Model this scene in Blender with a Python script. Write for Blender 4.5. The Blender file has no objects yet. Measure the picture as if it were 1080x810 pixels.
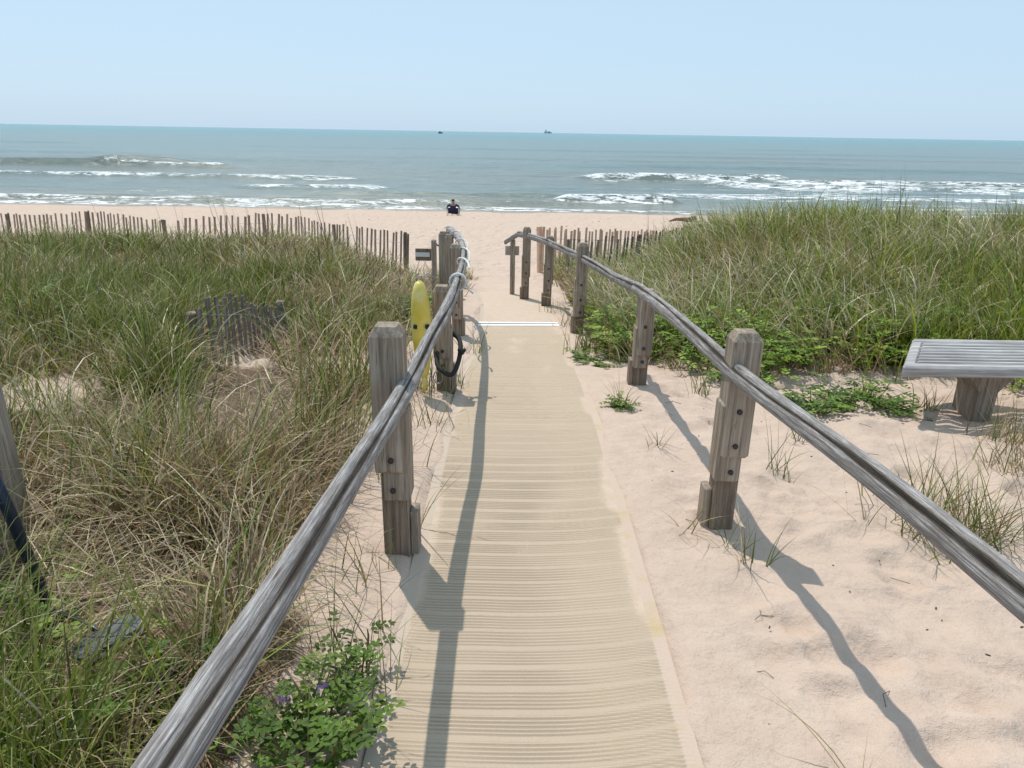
import bpy, math, random
import numpy as np
from mathutils import Vector, Matrix, Euler
R = math.radians
random.seed(7)
rng = np.random.default_rng(11)
scene = bpy.context.scene
COL = scene.collection

# ---------------------------------------------------------------- camera, sky, sun, exposure
CAM_H = 1.7; PITCH = R(19.5); ROLL = R(0.955); FPX = 750.0
cam_data = bpy.data.cameras.new("camera")
cam_data.sensor_width = 36.0
cam_data.lens = FPX / 1080.0 * 36.0
cam_data.clip_start = 0.05
cam_data.clip_end = 60000
cam = bpy.data.objects.new("camera", cam_data)
COL.objects.link(cam)
_f = Vector((0, math.cos(PITCH), -math.sin(PITCH))); _u = Vector((0, math.sin(PITCH), math.cos(PITCH))); _r = Vector((1, 0, 0))
_r2 = _r * math.cos(ROLL) - _u * math.sin(ROLL) * -1
_u2 = _u * math.cos(ROLL) - _r * math.sin(ROLL)
m = Matrix((( _r2.x, _u2.x, -_f.x), (_r2.y, _u2.y, -_f.y), (_r2.z, _u2.z, -_f.z))).to_4x4()
m.translation = Vector((0, 0, CAM_H))
cam.matrix_world = m
scene.camera = cam

SUN_EL = R(63); SUN_AZ = R(-30.5)       # azimuth measured from +Y towards +X
world = bpy.data.worlds.new("World"); scene.world = world; world.use_nodes = True
wn = world.node_tree; bg = wn.nodes["Background"]
sky = wn.nodes.new("ShaderNodeTexSky"); sky.sky_type = 'NISHITA'; sky.sun_disc = False
sky.sun_elevation = SUN_EL; sky.sun_rotation = SUN_AZ
sky.air_density = 1.0; sky.dust_density = 1.2; sky.ozone_density = 1.0; sky.altitude = 0
hs = wn.nodes.new("ShaderNodeHueSaturation"); hs.inputs['Saturation'].default_value = 1.0
wn.links.new(sky.outputs[0], hs.inputs['Color'])
# thin even summer haze: a constant pale blue over the clear-sky model
hz = wn.nodes.new("ShaderNodeMix"); hz.data_type = 'RGBA'; hz.inputs[0].default_value = .82
wn.links.new(hs.outputs[0], hz.inputs[6]); hz.inputs[7].default_value = (4.45, 6.05, 7.6, 1)
wn.links.new(hz.outputs[2], bg.inputs[0]); bg.inputs[1].default_value = 0.128
sd = bpy.data.lights.new("sun", 'SUN'); sd.energy = 3.6; sd.angle = R(0.53); sd.color = (1.0, 0.95, 0.87)
sun = bpy.data.objects.new("sun", sd); COL.objects.link(sun)
sdir = Vector((math.sin(SUN_AZ) * math.cos(SUN_EL), math.cos(SUN_AZ) * math.cos(SUN_EL), math.sin(SUN_EL)))
sun.rotation_euler = sdir.to_track_quat('Z', 'Y').to_euler(); sun.location = (-5, 8, 15)
scene.view_settings.view_transform = 'Standard'; scene.view_settings.look = 'None'
scene.view_settings.exposure = 0.0; scene.view_settings.gamma = 1.0
scene.cycles.max_bounces = 8
scene.cycles.transparent_max_bounces = 8

# ---------------------------------------------------------------- noise
def _hash(ix, iy, s):
    h = (ix.astype(np.int64) * 374761393 + iy.astype(np.int64) * 668265263 + s * 974711) & 0xffffffff
    h = ((h ^ (h >> 13)) * 1274126177) & 0xffffffff
    return ((h ^ (h >> 16)) & 0xffff) / 65535.0
def vnoise(x, y, s=0):
    x = np.asarray(x, float); y = np.asarray(y, float)
    ix = np.floor(x); iy = np.floor(y); fx = x - ix; fy = y - iy
    fx = fx * fx * (3 - 2 * fx); fy = fy * fy * (3 - 2 * fy)
    a = _hash(ix, iy, s); b = _hash(ix + 1, iy, s); c = _hash(ix, iy + 1, s); d = _hash(ix + 1, iy + 1, s)
    return (a + (b - a) * fx) * (1 - fy) + (c + (d - c) * fx) * fy
def fbm(x, y, s=0, o=4):
    v = 0; a = .5; t = 0
    for k in range(o):
        v = v + a * vnoise(x, y, s + k * 17); t += a; a *= .5
        x = x * 2.03 + 5.1; y = y * 2.03 - 3.7
    return v / t
def sstep(a, b, x):
    t = np.clip((np.asarray(x, float) - a) / (b - a), 0, 1); return t * t * (3 - 2 * t)

# ---------------------------------------------------------------- terrain
PY = [-8, 4, 5, 8, 11, 15, 20, 30, 38, 44, 50, 80, 300]
PZ = [0, 0, -.08, -.40, -.68, -1.12, -1.5, -2.05, -2.4, -2.87, -3.3, -5, -12]
def prof(y): return np.interp(y, PY, PZ)
def xc(y):                                   # centre line of the path
    return .08 - .020 * np.clip(np.asarray(y, float) - 8, 0, 9) ** 2
HW = .485
def ground0(x, y):                           # broad shape
    x = np.asarray(x, float); y = np.asarray(y, float)
    z = prof(y)
    sh = .16 * np.clip(y - 8.5, 0, 6); left = sstep(-.8 - sh, -2.6 - sh * 1.3, x) * np.interp(y, [0, 4, 8, 12, 14, 17, 20], [0.02, .05, .15, .36, .38, .14, 0])
    left = left + .22 * np.exp(-((x + 5.4) / 2.6) ** 2 - ((y - 12.3) / 1.7) ** 2)
    left = left * (.75 + .5 * vnoise(x * .35, y * .35, 3))
    rx0 = 1.0 + .16 * np.clip(y - 8.5, 0, 5)
    right = sstep(rx0, rx0 + 2.2, x) * np.interp(y, [0, 5.2, 6.5, 8, 10, 12, 15, 18, 22], [0, 0.02, .22, .50, .76, .86, .60, .15, 0])
    right = right * (.85 + .3 * vnoise(x * .4 + 9, y * .4, 5))
    return z + left + right
def sandbump(x, y):
    off = sstep(.50, .85, np.abs(x - xc(y)))
    b = (fbm(x * 2.6, y * 3.2, 21, 3) - .5) * .105 + (fbm(x * 8, y * 9, 31, 3) - .5) * .042
    far = sstep(10, 14, y)
    b2 = (fbm(x * 1.6, y * 1.6, 41, 3) - .5) * .10 + (fbm(x * .35, y * .5, 47, 2) - .5) * .16
    return off * b * (1 - far) + far * b2
DENTS = []
for k in range(120):
    DENTS.append((random.uniform(.9, 3.6), random.uniform(.9, 5.4), random.uniform(.06, .13), random.uniform(.04, .08), random.uniform(0, 3.14), random.uniform(.012, .036)))
for k in range(240):
    DENTS.append((random.uniform(-5, 6), random.uniform(12.5, 30), random.uniform(.12, .22), random.uniform(.10, .16), random.uniform(0, 3.14), random.uniform(.03, .06)))
def dents(x, y):
    z = np.zeros_like(x)
    for (cx, cy, a, b, t, d) in DENTS:
        msk = (np.abs(x - cx) < 3 * a) & (np.abs(y - cy) < 3 * a)
        if not msk.any(): continue
        dx = x[msk] - cx; dy = y[msk] - cy
        u = (dx * math.cos(t) + dy * math.sin(t)) / a; v = (-dx * math.sin(t) + dy * math.cos(t)) / b
        r2 = u * u + v * v
        z[msk] += -d * np.exp(-r2) + .45 * d * np.exp(-(np.sqrt(r2) - 1.5) ** 2 * 4)
    return z
def edge_lift(x, y):                         # sand drifted over the mat's edges
    dxl = np.abs(x - xc(y))
    e = HW - .02 + (fbm(y * 2.2, x * .0 + np.sign(x - xc(y)) * 3, 55, 3) - .5) * .16 - .02 * (x > xc(y))
    end = sstep(9.5, 12.5, y)
    return (sstep(e - .015, e + .05, dxl) * .034 - .02) * (1 - end) + end * .014
def ground(x, y, full=True):
    x = np.asarray(x, float); y = np.asarray(y, float)
    z = ground0(x, y) + edge_lift(x, y)
    if full: z = z + sandbump(x, y)
    return z
def gz(x, y): return float(ground(np.array([x]), np.array([y]))[0])

def pix_ray(u, v):
    a = u - 540.; b = 405. - v; c, s = math.cos(ROLL), math.sin(ROLL)
    a2 = a * c - b * s; b2 = a * s + b * c
    d = _f * FPX + _r * a2 + _u * b2
    return d.normalized()
def at(u, v, h=0.):                          # point of the terrain (h above it) seen in that direction of the photo
    d = pix_ray(u, v); t = .5
    while t < 200:
        p = d * t
        if p.z + CAM_H < float(ground0(p.x, p.y)) + h: return Vector((p.x, p.y, p.z + CAM_H))
        t += .01 + t * .001
    return None
def aty(u, v, y):
    d = pix_ray(u, v); p = d * (y / d.y); return Vector((p.x, p.y, p.z + CAM_H))

# ---------------------------------------------------------------- object helpers
def tag(o, label=None, cat=None, group=None, kind=None):
    if label: o['label'] = label
    if cat: o['category'] = cat
    if group: o['group'] = group
    if kind: o['kind'] = kind
    return o
def thing(name, loc, label, cat, group=None):
    o = bpy.data.objects.new(name, None); COL.objects.link(o); o.location = loc
    o.empty_display_size = .1
    return tag(o, label, cat, group)
class MB:
    def __init__(s): s.v = []; s.f = []; s.uv = []; s.c = []
    def add(s, vs, fs, uv=None, c=None):
        b = len(s.v); s.v += [tuple(p) for p in vs]; s.f += [tuple(i + b for i in f) for f in fs]
        s.uv += list(uv) if uv is not None else [(p[0], p[1]) for p in vs]
        s.c += [c or (1, 1, 1)] * len(vs)
        return s
    def box(s, cx, cy, cz, sx, sy, sz, rot=None, bev=0., c=None):
        # bevelled box: chamfered vertical and top edges
        hx, hy, hz = sx / 2, sy / 2, sz / 2; b = min(bev, hx * .9, hy * .9, hz * .9)
        if b > 0:
            ring = [(hx - b, hy), (-hx + b, hy), (-hx, hy - b), (-hx, -hy + b), (-hx + b, -hy), (hx - b, -hy), (hx, -hy + b), (hx, hy - b)]
            ins = [(max(-hx + b, min(hx - b, x)), max(-hy + b, min(hy - b, y))) for x, y in ring]
            L = [[(x, y, -hz) for x, y in ins], [(x, y, -hz + b) for x, y in ring], [(x, y, hz - b) for x, y in ring], [(x, y, hz) for x, y in ins]]
            vs = [p for l in L for p in l]; n = 8; fs = [tuple(range(n - 1, -1, -1)), tuple(range(3 * n, 4 * n))]
            fs[0] = tuple(range(n))[::1]; fs[0] = tuple(reversed(range(n))); 
            for k in range(3):
                for i in range(n):
                    j = (i + 1) % n; fs.append((k * n + i, k * n + j, (k + 1) * n + j, (k + 1) * n + i))
        else:
            vs = [(x, y, z) for z in (-hz, hz) for x, y in ((-hx, -hy), (hx, -hy), (hx, hy), (-hx, hy))]
            fs = [(3, 2, 1, 0), (4, 5, 6, 7), (0, 1, 5, 4), (1, 2, 6, 5), (2, 3, 7, 6), (3, 0, 4, 7)]
        M = Euler(rot).to_matrix() if rot else None
        out = []
        for p in vs:
            q = Vector(p); q = M @ q if M else q
            out.append((q.x + cx, q.y + cy, q.z + cz))
        return s.add(out, fs, c=c)
    def tube(s, pts, r, n=8, closed=False, notch=None, asp=1., cap=True, c=None):
        pts = [Vector(p) for p in pts]; N = len(pts); rs = r if isinstance(r, (list, tuple)) else [r] * N
        vs = []; uv = []; L = 0.; prev = None
        for i, p in enumerate(pts):
            a = pts[i - 1] if (i > 0 or closed) else p; b = pts[(i + 1) % N] if (i < N - 1 or closed) else p
            t = (b - a).normalized()
            side = t.cross(Vector((0, 0, 1)))
            if side.length < .15: side = t.cross(Vector((0, 1, 0)))
            if prev is not None and side.dot(prev) < 0: side = -side
            side.normalize(); prev = side; up = side.cross(t).normalized()
            if i: L += (p - pts[i - 1]).length
            for k in range(n):
                a_ = 2 * math.pi * k / n
                rr = rs[i]
                if notch: rr *= notch(a_, L)
                vs.append(p + side * math.cos(a_) * rr * asp + up * math.sin(a_) * rr); uv.append((L, k / n))
        fs = []
        for i in range(N if closed else N - 1):
            j = (i + 1) % N
            for k in range(n):
                l = (k + 1) % n; fs.append((i * n + k, i * n + l, j * n + l, j * n + k))
        if cap and not closed:
            fs.append(tuple(reversed(range(n)))); fs.append(tuple((N - 1) * n + k for k in range(n)))
        return s.add(vs, fs, uv, c)
    def lathe(s, prof_, n=16, sx=1., sy=1., origin=(0, 0, 0), rot=None, c=None):
        M = Euler(rot).to_matrix() if rot else Matrix.Identity(3); o = Vector(origin)
        vs = []; fs = []
        for (r, z) in prof_:
            for k in range(n):
                a = 2 * math.pi * k / n; vs.append(o + M @ Vector((r * math.cos(a) * sx, r * math.sin(a) * sy, z)))
        for i in range(len(prof_) - 1):
            for k in range(n):
                l = (k + 1) % n; fs.append((i * n + k, i * n + l, (i + 1) * n + l, (i + 1) * n + k))
        fs.append(tuple(reversed(range(n)))); fs.append(tuple((len(prof_) - 1) * n + k for k in range(n)))
        return s.add(vs, fs, c=c)
    def build(s, name, mat, parent=None, smooth=False, origin=None):
        me = bpy.data.meshes.new(name)
        o_ = Vector(origin) if origin is not None else (Vector(parent.location) if parent is not None else Vector((0, 0, 0)))
        if parent is not None and parent.parent is not None: o_ = o_ + parent.parent.location
        me.from_pydata([(p[0] - o_.x, p[1] - o_.y, p[2] - o_.z) for p in s.v], [], s.f)
        uvl = me.uv_layers.new(name="UVMap")
        li = np.zeros(len(me.loops), dtype=np.int32); me.loops.foreach_get('vertex_index', li)
        uvl.data.foreach_set('uv', np.array(s.uv, dtype=np.float32)[li].ravel())
        if any(c != (1, 1, 1) for c in s.c):
            ca = me.attributes.new("Col", 'FLOAT_COLOR', 'POINT')
            ca.data.foreach_set('color', np.array([(*c, 1.) for c in s.c], dtype=np.float32).ravel())
        me.materials.append(mat)
        if smooth: me.shade_smooth()
        me.update()
        ob = bpy.data.objects.new(name, me); COL.objects.link(ob)
        if parent is not None: ob.parent = parent
        elif origin is not None: ob.location = o_
        return ob
def np_mesh(name, V, Q, mat, attrs=None, smooth=True, colors=None):
    me = bpy.data.meshes.new(name)
    me.vertices.add(len(V)); me.vertices.foreach_set('co', V.astype(np.float32).ravel())
    k = Q.shape[1]
    me.loops.add(Q.size); me.loops.foreach_set('vertex_index', Q.astype(np.int32).ravel())
    me.polygons.add(len(Q)); me.polygons.foreach_set('loop_start', np.arange(0, Q.size, k, dtype=np.int32))
    if smooth: me.polygons.foreach_set('use_smooth', np.ones(len(Q), dtype=bool))
    me.update(calc_edges=True)
    for n, a in (attrs or {}).items():
        at_ = me.attributes.new(n, 'FLOAT', 'POINT'); at_.data.foreach_set('value', a.astype(np.float32).ravel())
    if colors is not None:
        ca = me.attributes.new("Col", 'FLOAT_COLOR', 'POINT')
        ca.data.foreach_set('color', np.concatenate([colors, np.ones((len(colors), 1))], 1).astype(np.float32).ravel())
    me.materials.append(mat)
    ob = bpy.data.objects.new(name, me); COL.objects.link(ob)
    return ob
def grid_quads(nx, ny):
    i = np.arange(nx * ny).reshape(ny, nx)
    return np.stack([i[:-1, :-1], i[:-1, 1:], i[1:, 1:], i[1:, :-1]], -1).reshape(-1, 4)
def graded(lo, a, b, hi, d, g):
    mid = list(np.arange(a, b, d)); up = []; x = b; s = d
    while x < hi: up.append(x); x += s; s *= g
    up.append(hi)
    dn = []; x = a - d; s = d
    while x > lo: dn.append(x); s *= g; x -= s
    dn.append(lo)
    return np.array(dn[::-1] + mid + up)

# ---------------------------------------------------------------- material helpers
class NT:
    def __init__(s, name):
        s.m = bpy.data.materials.new(name); s.m.use_nodes = True; s.t = s.m.node_tree; s.n = s.t.nodes
        s.p = s.n["Principled BSDF"]; s.out = s.n["Material Output"]
    def new(s, ty, **kw):
        n = s.n.new(ty)
        for k, v in kw.items(): setattr(n, k, v)
        return n
    def link(s, a, b): s.t.links.new(a, b)
    def val(s, node, key, v):
        if hasattr(v, 'is_output') or isinstance(v, bpy.types.NodeSocket): s.link(v, node.inputs[key])
        else: node.inputs[key].default_value = v
    def coords(s, kind='Object', scale=(1, 1, 1), loc=(0, 0, 0), rot=(0, 0, 0)):
        tc = s.new('ShaderNodeTexCoord'); mp = s.new('ShaderNodeMapping')
        mp.inputs['Scale'].default_value = scale; mp.inputs['Location'].default_value = loc; mp.inputs['Rotation'].default_value = rot
        s.link(tc.outputs[kind], mp.inputs[0]); return mp.outputs[0]
    def noise(s, vec, scale=5., detail=4., rough=.55, dist=0.):
        n = s.new('ShaderNodeTexNoise'); s.link(vec, n.inputs['Vector'])
        n.inputs['Scale'].default_value = scale; n.inputs['Detail'].default_value = detail; n.inputs['Roughness'].default_value = rough
        n.inputs['Distortion'].default_value = dist; return n.outputs['Fac']
    def ramp(s, fac, stops, interp='LINEAR'):
        r = s.new('ShaderNodeValToRGB'); s.link(fac, r.inputs[0]); cr = r.color_ramp; cr.interpolation = interp
        while len(cr.elements) < len(stops): cr.elements.new(.5)
        for e, (p, c) in zip(cr.elements, stops):
            e.position = p; e.color = (*c, 1) if len(c) == 3 else c
        return r.outputs[0]
    def mix(s, fac, a, b, mode='MIX'):
        n = s.new('ShaderNodeMix', data_type='RGBA', blend_type=mode)
        for k, v in ((0, fac), (6, a), (7, b)):
            if isinstance(v, bpy.types.NodeSocket): s.link(v, n.inputs[k])
            else: n.inputs[k].default_value = (*v, 1) if isinstance(v, tuple) and len(v) == 3 else v
        return n.outputs[2]
    def math(s, op, a, b=None, c=None, clamp=False):
        n = s.new('ShaderNodeMath', operation=op); n.use_clamp = clamp
        for k, v in enumerate((a, b, c)):
            if v is None: continue
            if isinstance(v, bpy.types.NodeSocket): s.link(v, n.inputs[k])
            else: n.inputs[k].default_value = v
        return n.outputs[0]
    def attr(s, name, out='Fac'):
        a = s.new('ShaderNodeAttribute'); a.attribute_name = name; return a.outputs[out]
    def bump(s, h, dist=.01, strength=1., normal=None):
        b = s.new('ShaderNodeBump'); b.inputs['Distance'].default_value = dist; b.inputs['Strength'].default_value = strength
        s.link(h, b.inputs['Height'])
        if normal is not None: s.link(normal, b.inputs['Normal'])
        return b.outputs[0]
    def set(s, **kw):
        for k, v in kw.items():
            key = {'color': 'Base Color', 'rough': 'Roughness', 'metal': 'Metallic', 'normal': 'Normal', 'spec': 'Specular IOR Level'}[k]
            if isinstance(v, bpy.types.NodeSocket): s.link(v, s.p.inputs[key])
            else: s.p.inputs[key].default_value = (*v, 1) if isinstance(v, tuple) else v
        return s.m
def plain(name, col, rough=.6, metal=0., var=.25, scale=12., bump=.0):
    t = NT(name); v = t.coords('Object'); n = t.noise(v, scale, 5)
    c = t.ramp(n, [(.25, tuple(x * (1 - var) for x in col)), (.75, tuple(min(1, x * (1 + var)) for x in col))])
    if bump: t.set(normal=t.bump(n, bump))
    return t.set(color=c, rough=rough, metal=metal)

# sand ---------------------------------------------------------------
def mat_sand():
    t = NT("sand"); v = t.coords('Object')
    big = t.noise(v, .9, 4); mid = t.noise(v, 7, 4); fine = t.noise(v, 160, 3, .7); gr = t.noise(v, 900, 2, .6)
    base = t.ramp(mid, [(.3, (.505, .385, .303)), (.7, (.59, .463, .372))])
    base = t.mix(t.ramp(big, [(.4, (0, 0, 0)), (.65, (1, 1, 1))]), base, (.555, .43, .34))
    speck = t.ramp(fine, [(.30, (.72, .72, .72)), (.46, (1, 1, 1))])
    base = t.mix(.45, base, speck, 'MULTIPLY')
    g2 = t.ramp(gr, [(.3, (.8, .78, .76)), (.6, (1.06, 1.05, 1.04))]); base = t.mix(.5, base, g2, 'MULTIPLY')
    # thatch and litter of dead grass, darkened in colour for shade between blades
    th = t.attr('thatch'); v2 = t.coords('Object', (1, 1, 1)); n2 = t.noise(v2, 5, 5, .65); n3 = t.noise(t.coords('Object', (60, 9, 9), rot=(0, 0, .5)), 4, 4)
    litter = t.ramp(n3, [(.3, (.06, .040, .026)), (.6, (.19, .130, .085)), (.8, (.36, .27, .185))])
    f = t.math('ADD', th, t.math('MULTIPLY', t.math('SUBTRACT', n2, .5), 1.3)); f = t.ramp(f, [(.42, (0, 0, 0)), (.62, (1, 1, 1))])
    base = t.mix(f, base, litter)
    # wet sand at the water's edge
    sx = t.new('ShaderNodeSeparateXYZ'); t.link(t.coords('Object'), sx.inputs[0])
    wetn = t.math('ADD', sx.outputs['Y'], t.math('MULTIPLY', t.noise(t.coords('Object', (.12, .5, 1)), 1, 3), 3.0))
    wet = t.new('ShaderNodeMapRange'); t.link(wetn, wet.inputs[0]); wet.inputs[1].default_value = 43.6; wet.inputs[2].default_value = 45.2
    base = t.mix(wet.outputs[0], base, (.30, .235, .175))
    rg = t.new('ShaderNodeMapRange'); t.link(wet.outputs[0], rg.inputs[0]); rg.inputs[3].default_value = .95; rg.inputs[4].default_value = .35
    farm = t.new('ShaderNodeMapRange'); t.link(sx.outputs['Y'], farm.inputs[0]); farm.inputs[1].default_value = 11; farm.inputs[2].default_value = 16
    foot = t.noise(t.coords('Object', (1.3, 1.0, 1)), 2.6, 3, .5, .4)
    b1 = t.bump(foot, .11); bsel = t.new('ShaderNodeBump'); bsel.inputs['Distance'].default_value = .16
    t.link(foot, bsel.inputs['Height']); t.link(farm.outputs[0], bsel.inputs['Strength'])
    b2 = t.bump(t.noise(v, 20, 5, .6), .016, 1., bsel.outputs[0]); b3 = t.bump(t.noise(v, 240, 3), .0028, 1., b2)
    return t.set(color=base, rough=rg.outputs[0], normal=b3, spec=.25)
SAND = mat_sand()

def wood_mat(name, lo, hi, stain=(.10, .08, .065), axis='Z', grain=28., rough=.85, uv=False, green=0.):
    t = NT(name)
    if uv: sc = (4.5, 30., 1); kind = 'UV'
    else:
        kind = 'Object'; sc = {'Z': (grain, grain, 1.1), 'X': (1.1, grain, grain), 'Y': (grain, 1.1, grain)}[axis]
    v = t.coords(kind, sc)
    g = t.noise(v, 1.6, 6, .62, .25); g2 = t.noise(v, 4.5, 4, .6)
    blot = t.noise(t.coords('Object', (1, 1, 1)), 3.2, 4)
    c = t.ramp(g, [(.28, tuple(x * .55 for x in lo)), (.45, lo), (.68, hi)])
    c = t.mix(t.ramp(g2, [(.38, (.6, .6, .6)), (.42, (0, 0, 0))]), c, stain)
    c = t.mix(t.ramp(blot, [(.45, (0, 0, 0)), (.72, (.15 if uv else .6,) * 3)]), c, tuple(x * .62 for x in lo))
    if green:
        c = t.mix(t.ramp(t.noise(t.coords('Object'), 6., 4), [(.55, (0, 0, 0)), (.75, (green,) * 3)]), c, (.12, .17, .13))
    if uv:
        knots = t.new('ShaderNodeTexVoronoi'); t.link(t.coords('UV', (1.7, 3.2, 1)), knots.inputs['Vector']); knots.inputs['Scale'].default_value = 1.
        kf = t.ramp(knots.outputs['Distance'], [(.035, (1, 1, 1)), (.075, (0, 0, 0))]); c = t.mix(kf, c, (.16, .12, .09))
        crk = t.noise(t.coords('UV', (.9, 44., 1)), 2.2, 3, .5, .15)
        c = t.mix(t.ramp(crk, [(.33, (.85, .85, .85)), (.37, (0, 0, 0))]), c, (.08, .068, .06))
        wea = t.noise(t.coords('UV', (5., 7., 1)), 1.4, 5, .65)
        c = t.mix(t.ramp(wea, [(.45, (0, 0, 0)), (.62, (.55, .55, .55))]), c, (.20, .17, .145))
        # darker brown band along the groove of the rail
        at_ = t.attr('Col', 'Color'); c = t.mix(1., c, at_, 'MULTIPLY')
    hgt = t.math('ADD', g, t.math('MULTIPLY', g2, .5))
    return t.set(color=c, rough=rough, normal=t.bump(hgt, .006 if uv else .004, 1.), spec=.08)
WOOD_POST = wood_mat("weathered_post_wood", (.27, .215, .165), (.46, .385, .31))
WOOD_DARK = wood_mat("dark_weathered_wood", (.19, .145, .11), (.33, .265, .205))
WOOD_RAIL = wood_mat("weathered_rail_wood", (.30, .285, .27), (.66, .64, .61), stain=(.14, .12, .10), uv=True)
WOOD_PICKET = wood_mat("old_picket_wood", (.17, .145, .125), (.36, .32, .275), green=.5)
WOOD_PICKET_L = wood_mat("grey_picket_wood", (.27, .21, .165), (.47, .385, .31))
WOOD_PICKET_R = wood_mat("reddish_picket_wood", (.68, .45, .31), (.86, .64, .48), stain=(.40, .22, .14))
WOOD_BENCH = wood_mat("silvered_bench_wood", (.36, .345, .33), (.58, .565, .545), axis='X', stain=(.20, .18, .165))
WOOD_DRIFT = wood_mat("driftwood", (.15, .09, .065), (.30, .19, .14), axis='X')
METAL = plain("rusty_bolt", (.06, .05, .045), .6, .6)
GALV = plain("galvanised_metal", (.35, .35, .34), .5, .7)

# ---------------------------------------------------------------- ground
gx = graded(-260, -3.4, 4.2, 260, .022, 1.035)
gy = graded(-6, .7, 5.6, 100, .022, 1.012)
GX, GY = np.meshgrid(gx, gy)
x_ = GX.ravel(); y_ = GY.ravel()
def thatch_at(x, y):
    l = sstep(-.72, -1.15, x + (fbm(x * 1.5, y * 1.5, 61, 3) - .5) * .9) * sstep(15.5, 14, y)
    bare = sstep(.66, .76, fbm(x * .55 + 3, y * .6, 65, 3)) * .8
    bare = np.maximum(bare, np.exp(-(((x + 3.4) / .8) ** 2 + ((y - 4.3) / .55) ** 2)))
    l = l * (1 - bare)
    r = sstep(5.15, 5.9, y + (fbm(x * 1.2, y * 1.2, 67, 3) - .5) * .8 + np.clip(1.9 - x, 0, 9) * -.75) * sstep(16.5, 15, y) * (x > .8)
    return np.clip(l + r, 0, 1)
zg = ground(x_, y_) + dents(x_, y_)
go = np_mesh("sand_ground", np.stack([x_, y_, zg], 1), grid_quads(len(gx), len(gy)), SAND, {'thatch': thatch_at(x_, y_)})
tag(go, kind='structure')

# ---------------------------------------------------------------- the roll-out mat (path)
def mat_mat():
    t = NT("woven_mat"); v = t.coords('Object')
    sx = t.new('ShaderNodeSeparateXYZ'); t.link(v, sx.inputs[0])
    lat = t.attr('lat'); rib = t.attr('rib'); fill = t.attr('fill')
    weave = t.new('ShaderNodeTexWave'); t.link(t.coords('Object', (1, 1, 1)), weave.inputs['Vector']); weave.inputs['Scale'].default_value = 95; weave.bands_direction = 'X'
    fine = t.noise(v, 260, 3, .7)
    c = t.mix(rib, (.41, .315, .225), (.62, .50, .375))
    c = t.mix(.22, c, weave.outputs['Color'], 'MULTIPLY')
    band = t.noise(t.coords('Object', (.5, 6, 1)), 1.6, 3)
    c = t.mix(t.ramp(band, [(.45, (0, 0, 0)), (.7, (.3, .3, .3))]), c, (.51, .41, .30))
    sandc = t.ramp(t.noise(v, 12, 4), [(.3, (.52, .405, .305)), (.7, (.575, .455, .35))])
    fr = t.math('ADD', fill, t.math('MULTIPLY', t.math('SUBTRACT', t.noise(v, 45, 5, .7), .5), .9)); fr = t.ramp(fr, [(.30, (0, 0, 0)), (.62, (1, 1, 1))])
    c = t.mix(fr, c, sandc)
    # plain border strip, worn tan webbing at the right edge
    al = t.math('ABSOLUTE', lat)
    ed = t.ramp(al, [(.895, (0, 0, 0)), (.905, (1, 1, 1))], 'LINEAR')
    tan = t.ramp(t.noise(t.coords('Object', (2, 3, 1)), 2.2, 4), [(.56, (.54, .42, .33)), (.70, (.50, .38, .22))])
    lefte = t.math('LESS_THAN', lat, 0.)
    edc = t.mix(lefte, tan, (.50, .405, .32))
    c = t.mix(ed, c, edc)
    c = t.mix(.35, c, t.ramp(fine, [(.3, (.65, .65, .65)), (.6, (1.05, 1.05, 1.05))]), 'MULTIPLY')
    return t.set(color=c, rough=.9, normal=t.bump(fine, .0012, .7), spec=.2)
MAT = mat_mat()
def lay_mat(y0, y1, name, fillbase):
    ys = []; y = y0
    while y < y1: ys.append(y); y += .0023 if y < 3.6 else (.0042 if y < 8 else .03)
    ys.append(y1); ys = np.array(ys)
    lat = np.concatenate([[-1, -.97, -.91, -.9], np.linspace(-.88, .88, 25), [.9, .91, .97, 1.]])
    L, Y = np.meshgrid(lat, ys); L = L.ravel(); Y = Y.ravel()
    X = xc(Y) + L * HW
    Yw = Y - .050 * np.clip(L + .15, 0, 2) ** 2 - .014 * L * L + .016 * (fbm(L * .9, Y * 1.1, 71, 3) - .5) * 2 + .006 * np.sin(Y * 9.)
    per = .097; gph = (Yw / per) % 1.0; gid = np.floor(Yw / per)
    gw = .70 + .20 * _hash(gid, gid * 0, 5)                       # share of each repeat taken by its bundle of ribs
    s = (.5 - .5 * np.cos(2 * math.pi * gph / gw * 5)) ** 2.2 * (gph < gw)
    amp = sstep(.92, .88, np.abs(L)) * (.75 + .35 * sstep(.36, .60, fbm(L * .9 + 3, Y * 3.5, 73, 3)))
    fill = np.clip(fillbase + sstep(.66, .84, fbm(L * 2.2, Y * 1.6, 75, 4)) * .3 + sstep(4, 8, Y) * .4 + sstep(.72, .92, np.abs(L)) * sstep(.4, .62, fbm(L * 0 + np.sign(L), Y * 2, 77, 3)) * .8, 0, 1)
    amp = amp * (1 - fill * .75)
    ztop = prof(Y) + .003 + amp * .0042 * s + .004 * (fbm(L, Y * 1.2, 79, 2) - .5)
    n = len(lat)
    V = np.stack([X, Y, ztop], 1); Q = grid_quads(n, len(ys))
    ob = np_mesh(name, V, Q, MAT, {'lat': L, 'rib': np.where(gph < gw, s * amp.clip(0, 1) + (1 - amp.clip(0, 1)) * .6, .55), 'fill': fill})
    return tag(ob, kind='structure')
lay_mat(-1.5, 7.93, "path", 0.)
lay_mat(8.06, 12.4, "path", .85)

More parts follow.
